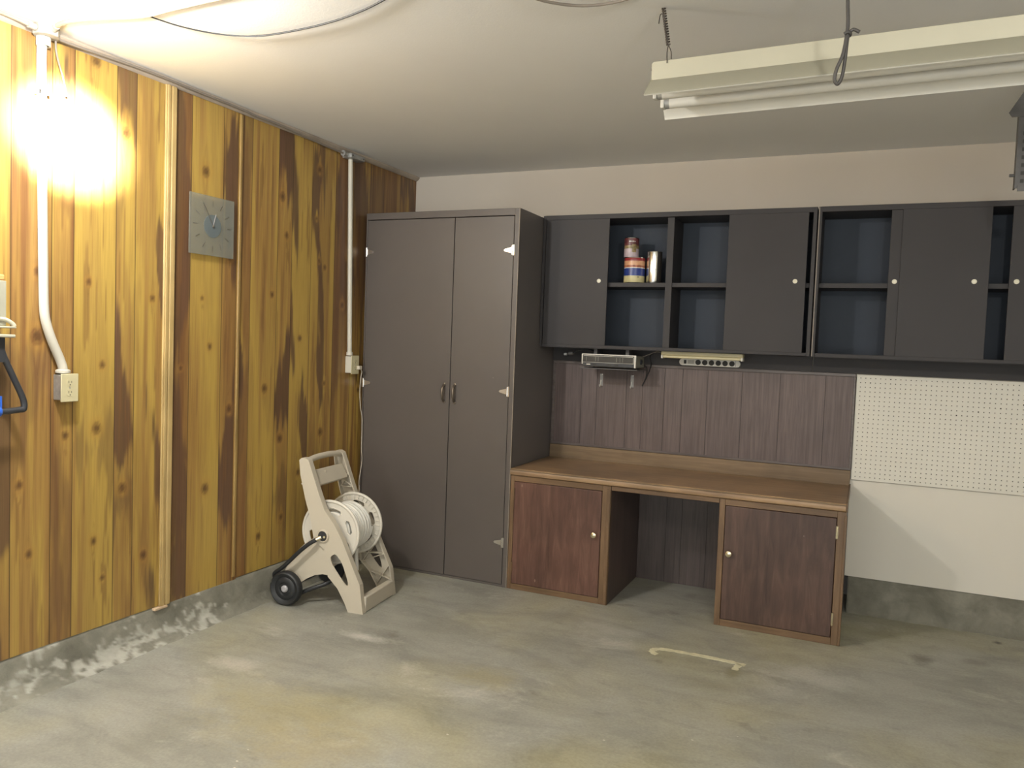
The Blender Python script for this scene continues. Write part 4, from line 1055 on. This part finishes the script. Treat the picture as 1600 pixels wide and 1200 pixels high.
m = MB(); m.box(.066, .094, -2.845, -2.812, 1.237, 1.3215); m.tube([(.08, -2.828, 1.315), (.08, -2.805, 1.25), (.08, -2.765, 1.165), (.08, -2.738, 1.105), (.08, -2.735, 1.072), (.08, -2.750, 1.068), (.08, -2.82, 1.064)], .0108, 12, 0, True, 4)
m.tube([(.08, -2.832, 1.315), (.08, -2.855, 1.25), (.08, -2.905, 1.165), (.08, -2.932, 1.105), (.08, -2.935, 1.072), (.08, -2.92, 1.068), (.08, -2.87, 1.066)], .0108, 12, 0, True, 4)
obj('grip_frame', m, 'black_plastic', t)
m = MB(); m.lathe([(0, 0), (.018, 0), (.021, .006), (.021, .040), (.018, .046), (0, .046)], (.08, -2.868, 1.066), (0, 1, 0), 20); m.box(.066, .094, -2.868, -2.822, 1.07, 1.12)
obj('grip_bar', m, 'blue', t)['label'] = 'blue grip bar'

# ------------------------------------------------------------------ CEILING FITTINGS
t = thing('shop_light', 'white unlit fluorescent shop light hanging from the ceiling on twisted wire', 'ceiling light', (2.75, -2.065, 2.2))
LX0, LX1 = 2.135, 3.365
TILT = .016
def lt(x): return (x-LX0)*TILT
def xprism(poly, x0, x1, mb, mi=0):
    n = len(poly); V = [(x0, p[0], p[1]+lt(x0)) for p in poly]+[(x1, p[0], p[1]+lt(x1)) for p in poly]
    F = [tuple(range(n)), tuple(reversed(range(n, 2*n)))]+[(i, (i+1) % n, n+(i+1) % n, n+i) for i in range(n)]
    mb.add(V, F, mi)
m = MB(); xprism([(-2.130, 2.198), (-2.130, 2.255), (-2.000, 2.255), (-2.000, 2.198)], LX0+.004, LX1-.004, m); obj('housing', m, 'white_metal', t, .002)
m = MB()
xprism([(-2.1275, 2.1965), (-2.1985, 2.1385), (-2.2025, 2.132), (-2.199, 2.1305), (-2.196, 2.137), (-2.127, 2.193)], LX0, LX1, m)
xprism([(-2.002, 2.198), (-1.931, 2.140), (-1.927, 2.132), (-1.931, 2.1305), (-1.934, 2.137), (-2.003, 2.193)], LX0, LX1, m)
xprism([(-2.130, 2.1975), (-2.130, 2.1935), (-2.000, 2.1935), (-2.000, 2.1975)], LX0, LX1, m)
obj('reflector', m, 'reflector', t)
m = MB(); xprism([(-2.130, 2.199), (-2.200, 2.1415), (-2.2032, 2.134), (-2.2026, 2.1325), (-2.1988, 2.139), (-2.1278, 2.197)], LX0, LX1, m); obj('reflector_back', m, 'wing_outer', t)['label'] = 'drab outer face of the reflector'
for y in (-2.115, -2.015):
    m = MB(); m.tube([(LX0+.035, y, 2.160+lt(LX0)), (LX1-.035, y, 2.160+lt(LX1))], .0185, 18); tb = obj('fluorescent_tube', m, 'hose', t)
    for x, s_ in ((LX0+.022, 1), (LX1-.035, 1)):
        m = MB(); m.cyl((x, y, 2.160+lt(x)), (x+.014, y, 2.160+lt(x)), .0188, n=18); obj('end_cap', m, 'galv', tb)
    for x in (LX0+.008, LX1-.020):
        m = MB(); m.box(x, x+.012, y-.014, y+.014, 2.142+lt(x), 2.193+lt(x)); obj('lamp_holder', m, 'strip_white', t, .002)
m = MB(); m.box(LX0+.0, LX0+.004, -2.126, -2.004, 2.202, 2.252); obj('end_plate', m, 'white_metal', t)
m = MB(); m.lathe([(0, 0), (.005, 0), (.005, .003), (0, .003)], (LX0, -2.118, 2.236), (-1, 0, 0), 12); obj('screw', m, 'dark_steel', t)
m = MB(); m.box(2.50, 2.56, -2.100, -2.060, 2.255+lt(2.5), 2.262+lt(2.5)); obj('knockout', m, 'galv', t)

def twisted(x0, y0, x1, y1, z1, label, grp):
    t = thing('hanging_wire', label, 'wire', (x1, y1, H), 0, grp)
    a = Vector((x0, y0, H-.0005)); b = Vector((x1, y1, z1+.045)); d = (b-a); dn = d.normalized(); u = dn.orthogonal().normalized(); w = dn.cross(u)
    m = MB()
    for ph in (0, PI):
        pts = [a+d*(i/60)+(u*math.cos(ph+i*.75)+w*math.sin(ph+i*.75))*.0048 for i in range(61)]
        m.tube(pts, .0026, 6)
    m.tube([b, Vector((x1-.002, y1-.004, z1+.02)), Vector((x1, y1-.006, z1-.012))], .0018, 6, 0, True, 3)
    m.tube([b, Vector((x1+.010, y1-.002, z1+.022)), Vector((x1+.010, y1+.004, z1+.002))], .0018, 6, 0, True, 3)
    m.tube([a+d*.15, a+d*.18+Vector((-.012, -.004, .0)), a+d*.42+Vector((-.020, -.006, 0))], .0016, 6, 0, True, 4)
    obj('wire_strands', m, 'wire', t)
twisted(2.150, -2.07, 2.184, -2.125, 2.258, 'twisted rusty wire holding up the visible end of the shop light', None)
t = thing('looped_cable', 'dark cable with a tied loop dangling in front of the shop light', 'cable', (2.70, -2.35, H))
m = MB(); m.tube([(2.694, -2.35, H-.0005), (2.699, -2.35, 2.36), (2.701, -2.35, 2.276), (2.704, -2.35, 2.228), (2.704, -2.35, 2.195), (2.697, -2.352, 2.14), (2.684, -2.353, 2.104), (2.680, -2.352, 2.078), (2.688, -2.35, 2.066), (2.697, -2.348, 2.083), (2.702, -2.346, 2.123), (2.705, -2.346, 2.175), (2.708, -2.348, 2.19), (2.718, -2.35, 2.2), (2.733, -2.35, 2.192)], .0046, 8, 0, True, 6)
obj('cord_loop', m, 'dark_cord', t)
m = MB(); m.tube([(2.697, -2.356, 2.189), (2.705, -2.357, 2.193), (2.712, -2.352, 2.19), (2.709, -2.343, 2.187), (2.699, -2.343, 2.186)], .0042, 8, 0, False, 3, False); obj('knot', m, 'dark_cord', t)

t = thing('ceiling_bracket', 'grey steel angle bracket hanging from the ceiling at the right edge', 'bracket', (3.32, -1.0, H))
m = MB(); m.prism([(3.240, 2.318), (3.252, 2.300), (3.40, 2.300), (3.40, H-.0005), (3.312, H-.0005)], lambda a, b, d: (a, d, b), -1.004, -1.0); obj('gusset', m, 'dark_steel', t)
m = MB(); m.box(3.275, 3.279, -1.0, -.960, 2.03, 2.318); m.box(3.279, 3.318, -1.0, -.996, 2.03, 2.318)
for k in range(9): m.box(3.292, 3.304, -1.0008, -1.0, 2.05+k*.03, 2.064+k*.03, 1)
obj('perforated_angle', m, ['dark_steel', 'slot'], t)
m = MB(); m.cyl((3.258, -.98, 2.083), (3.275, -.98, 2.083), .006, n=8); m.box(3.284, 3.35, -1.006, -1.0, 2.018, 2.040); obj('bolt', m, 'dark_steel', t)

# glue residue on the floor
m = MB()
def blob(pts, w, seed):
    r_ = random.Random(seed); P = catmull([Vector((*p, 0)) for p in pts], 6); k = len(P); V = []
    for i, p in enumerate(P):
        a, b = P[max(0, i-1)], P[min(k-1, i+1)]; n = Vector((-(b-a).y, (b-a).x, 0)).normalized()
        ww = w*(.7+.6*r_.random())
        V += [(p+n*ww)[:2], (p-n*ww)[:2]]
    Q = [(x, y, .0016) for x, y in V]+[(x, y, .0003) for x, y in V]; o = len(Q)//2
    F = [(2*i, 2*i+1, 2*i+3, 2*i+2) for i in range(k-1)]+[(2*i, 2*i+2, o+2*i+2, o+2*i) for i in range(k-1)]+[(2*i+1, o+2*i+1, o+2*i+3, 2*i+3) for i in range(k-1)]
    m.add(Q, F)
blob([(2.012, -1.128), (1.985, -1.112), (1.988, -1.072), (2.03, -1.052), (2.12, -1.046), (2.24, -1.045), (2.33, -1.05), (2.385, -1.058)], .014, 3)
blob([(2.36, -1.06), (2.352, -1.10), (2.350, -1.135)], .012, 5)
tag(obj('glue_mark', m, 'tape'), 'yellowed strip of old glue on the concrete floor in front of the desk', 'glue mark')

# ------------------------------------------------------------------ LIGHT
def lamp(name, kind, loc, power, color, size=.05, rot=None, **kw):
    d = bpy.data.lights.new(name, kind); d.energy = power; d.color = color
    if kind in ('POINT', 'SPOT'): d.shadow_soft_size = size
    if kind == 'AREA': d.size = size
    for k, v in kw.items(): setattr(d, k, v)
    o = bpy.data.objects.new(name, d); COL.objects.link(o); o.location = loc
    if rot is not None: o.rotation_euler = rot
    return o
def aim(o, target):
    o.rotation_euler = (Vector(target)-o.location).to_track_quat('-Z', 'Y').to_euler()
WARM = (1.0, .985, .94)
lamp('wall_bulb', 'POINT', (.16, -3.30, 1.98), 28, WARM, .05)
lamp('ceiling_bulb', 'POINT', (.66, -3.02, 2.33), 80, WARM, .05)
s_ = lamp('flood_lamp', 'SPOT', (1.15, -3.35, 2.24), 4600, WARM, .03, spot_size=math.radians(19), spot_blend=1.0); aim(s_, (0, -2.52, 2.08))
lamp('room_bulb', 'POINT', (3.3, -3.85, 2.12), 54, (1.0, .97, .88), .07)
# invented soft cool fill behind the camera, added to lift the shadows
lamp('rear_fill', 'AREA', (3.0, YF+.02, 1.05), 85, (.93, .98, 1.0), 4.8, (math.radians(90), 0, 0), shape='RECTANGLE', size_y=2.0)

w = bpy.data.worlds.new('world'); SC.world = w; w.use_nodes = True
w.node_tree.nodes['Background'].inputs[0].default_value = (1, .93, .8, 1); w.node_tree.nodes['Background'].inputs[1].default_value = .02

# ------------------------------------------------------------------ CAMERA
cd = bpy.data.cameras.new('camera'); cam = bpy.data.objects.new('camera', cd); COL.objects.link(cam)
cd.sensor_fit = 'HORIZONTAL'; cd.sensor_width = 36; cd.lens = 27.8667; cd.clip_start = .05
R = Matrix(((0.91169, -0.054763, 0.407214), (0.409225, 0.03217, -0.911866), (0.036837, 0.997981, 0.05174)))
R = R.to_quaternion().to_matrix()
cam.matrix_world = Matrix.Translation((2.79749, -4.58665, 1.36733)) @ R.to_4x4()
SC.camera = cam
SC.view_settings.view_transform = 'Standard'; SC.view_settings.look = 'None'
SC.view_settings.exposure = 0.0; SC.view_settings.gamma = 1.0; SC.view_settings.use_curve_mapping = False
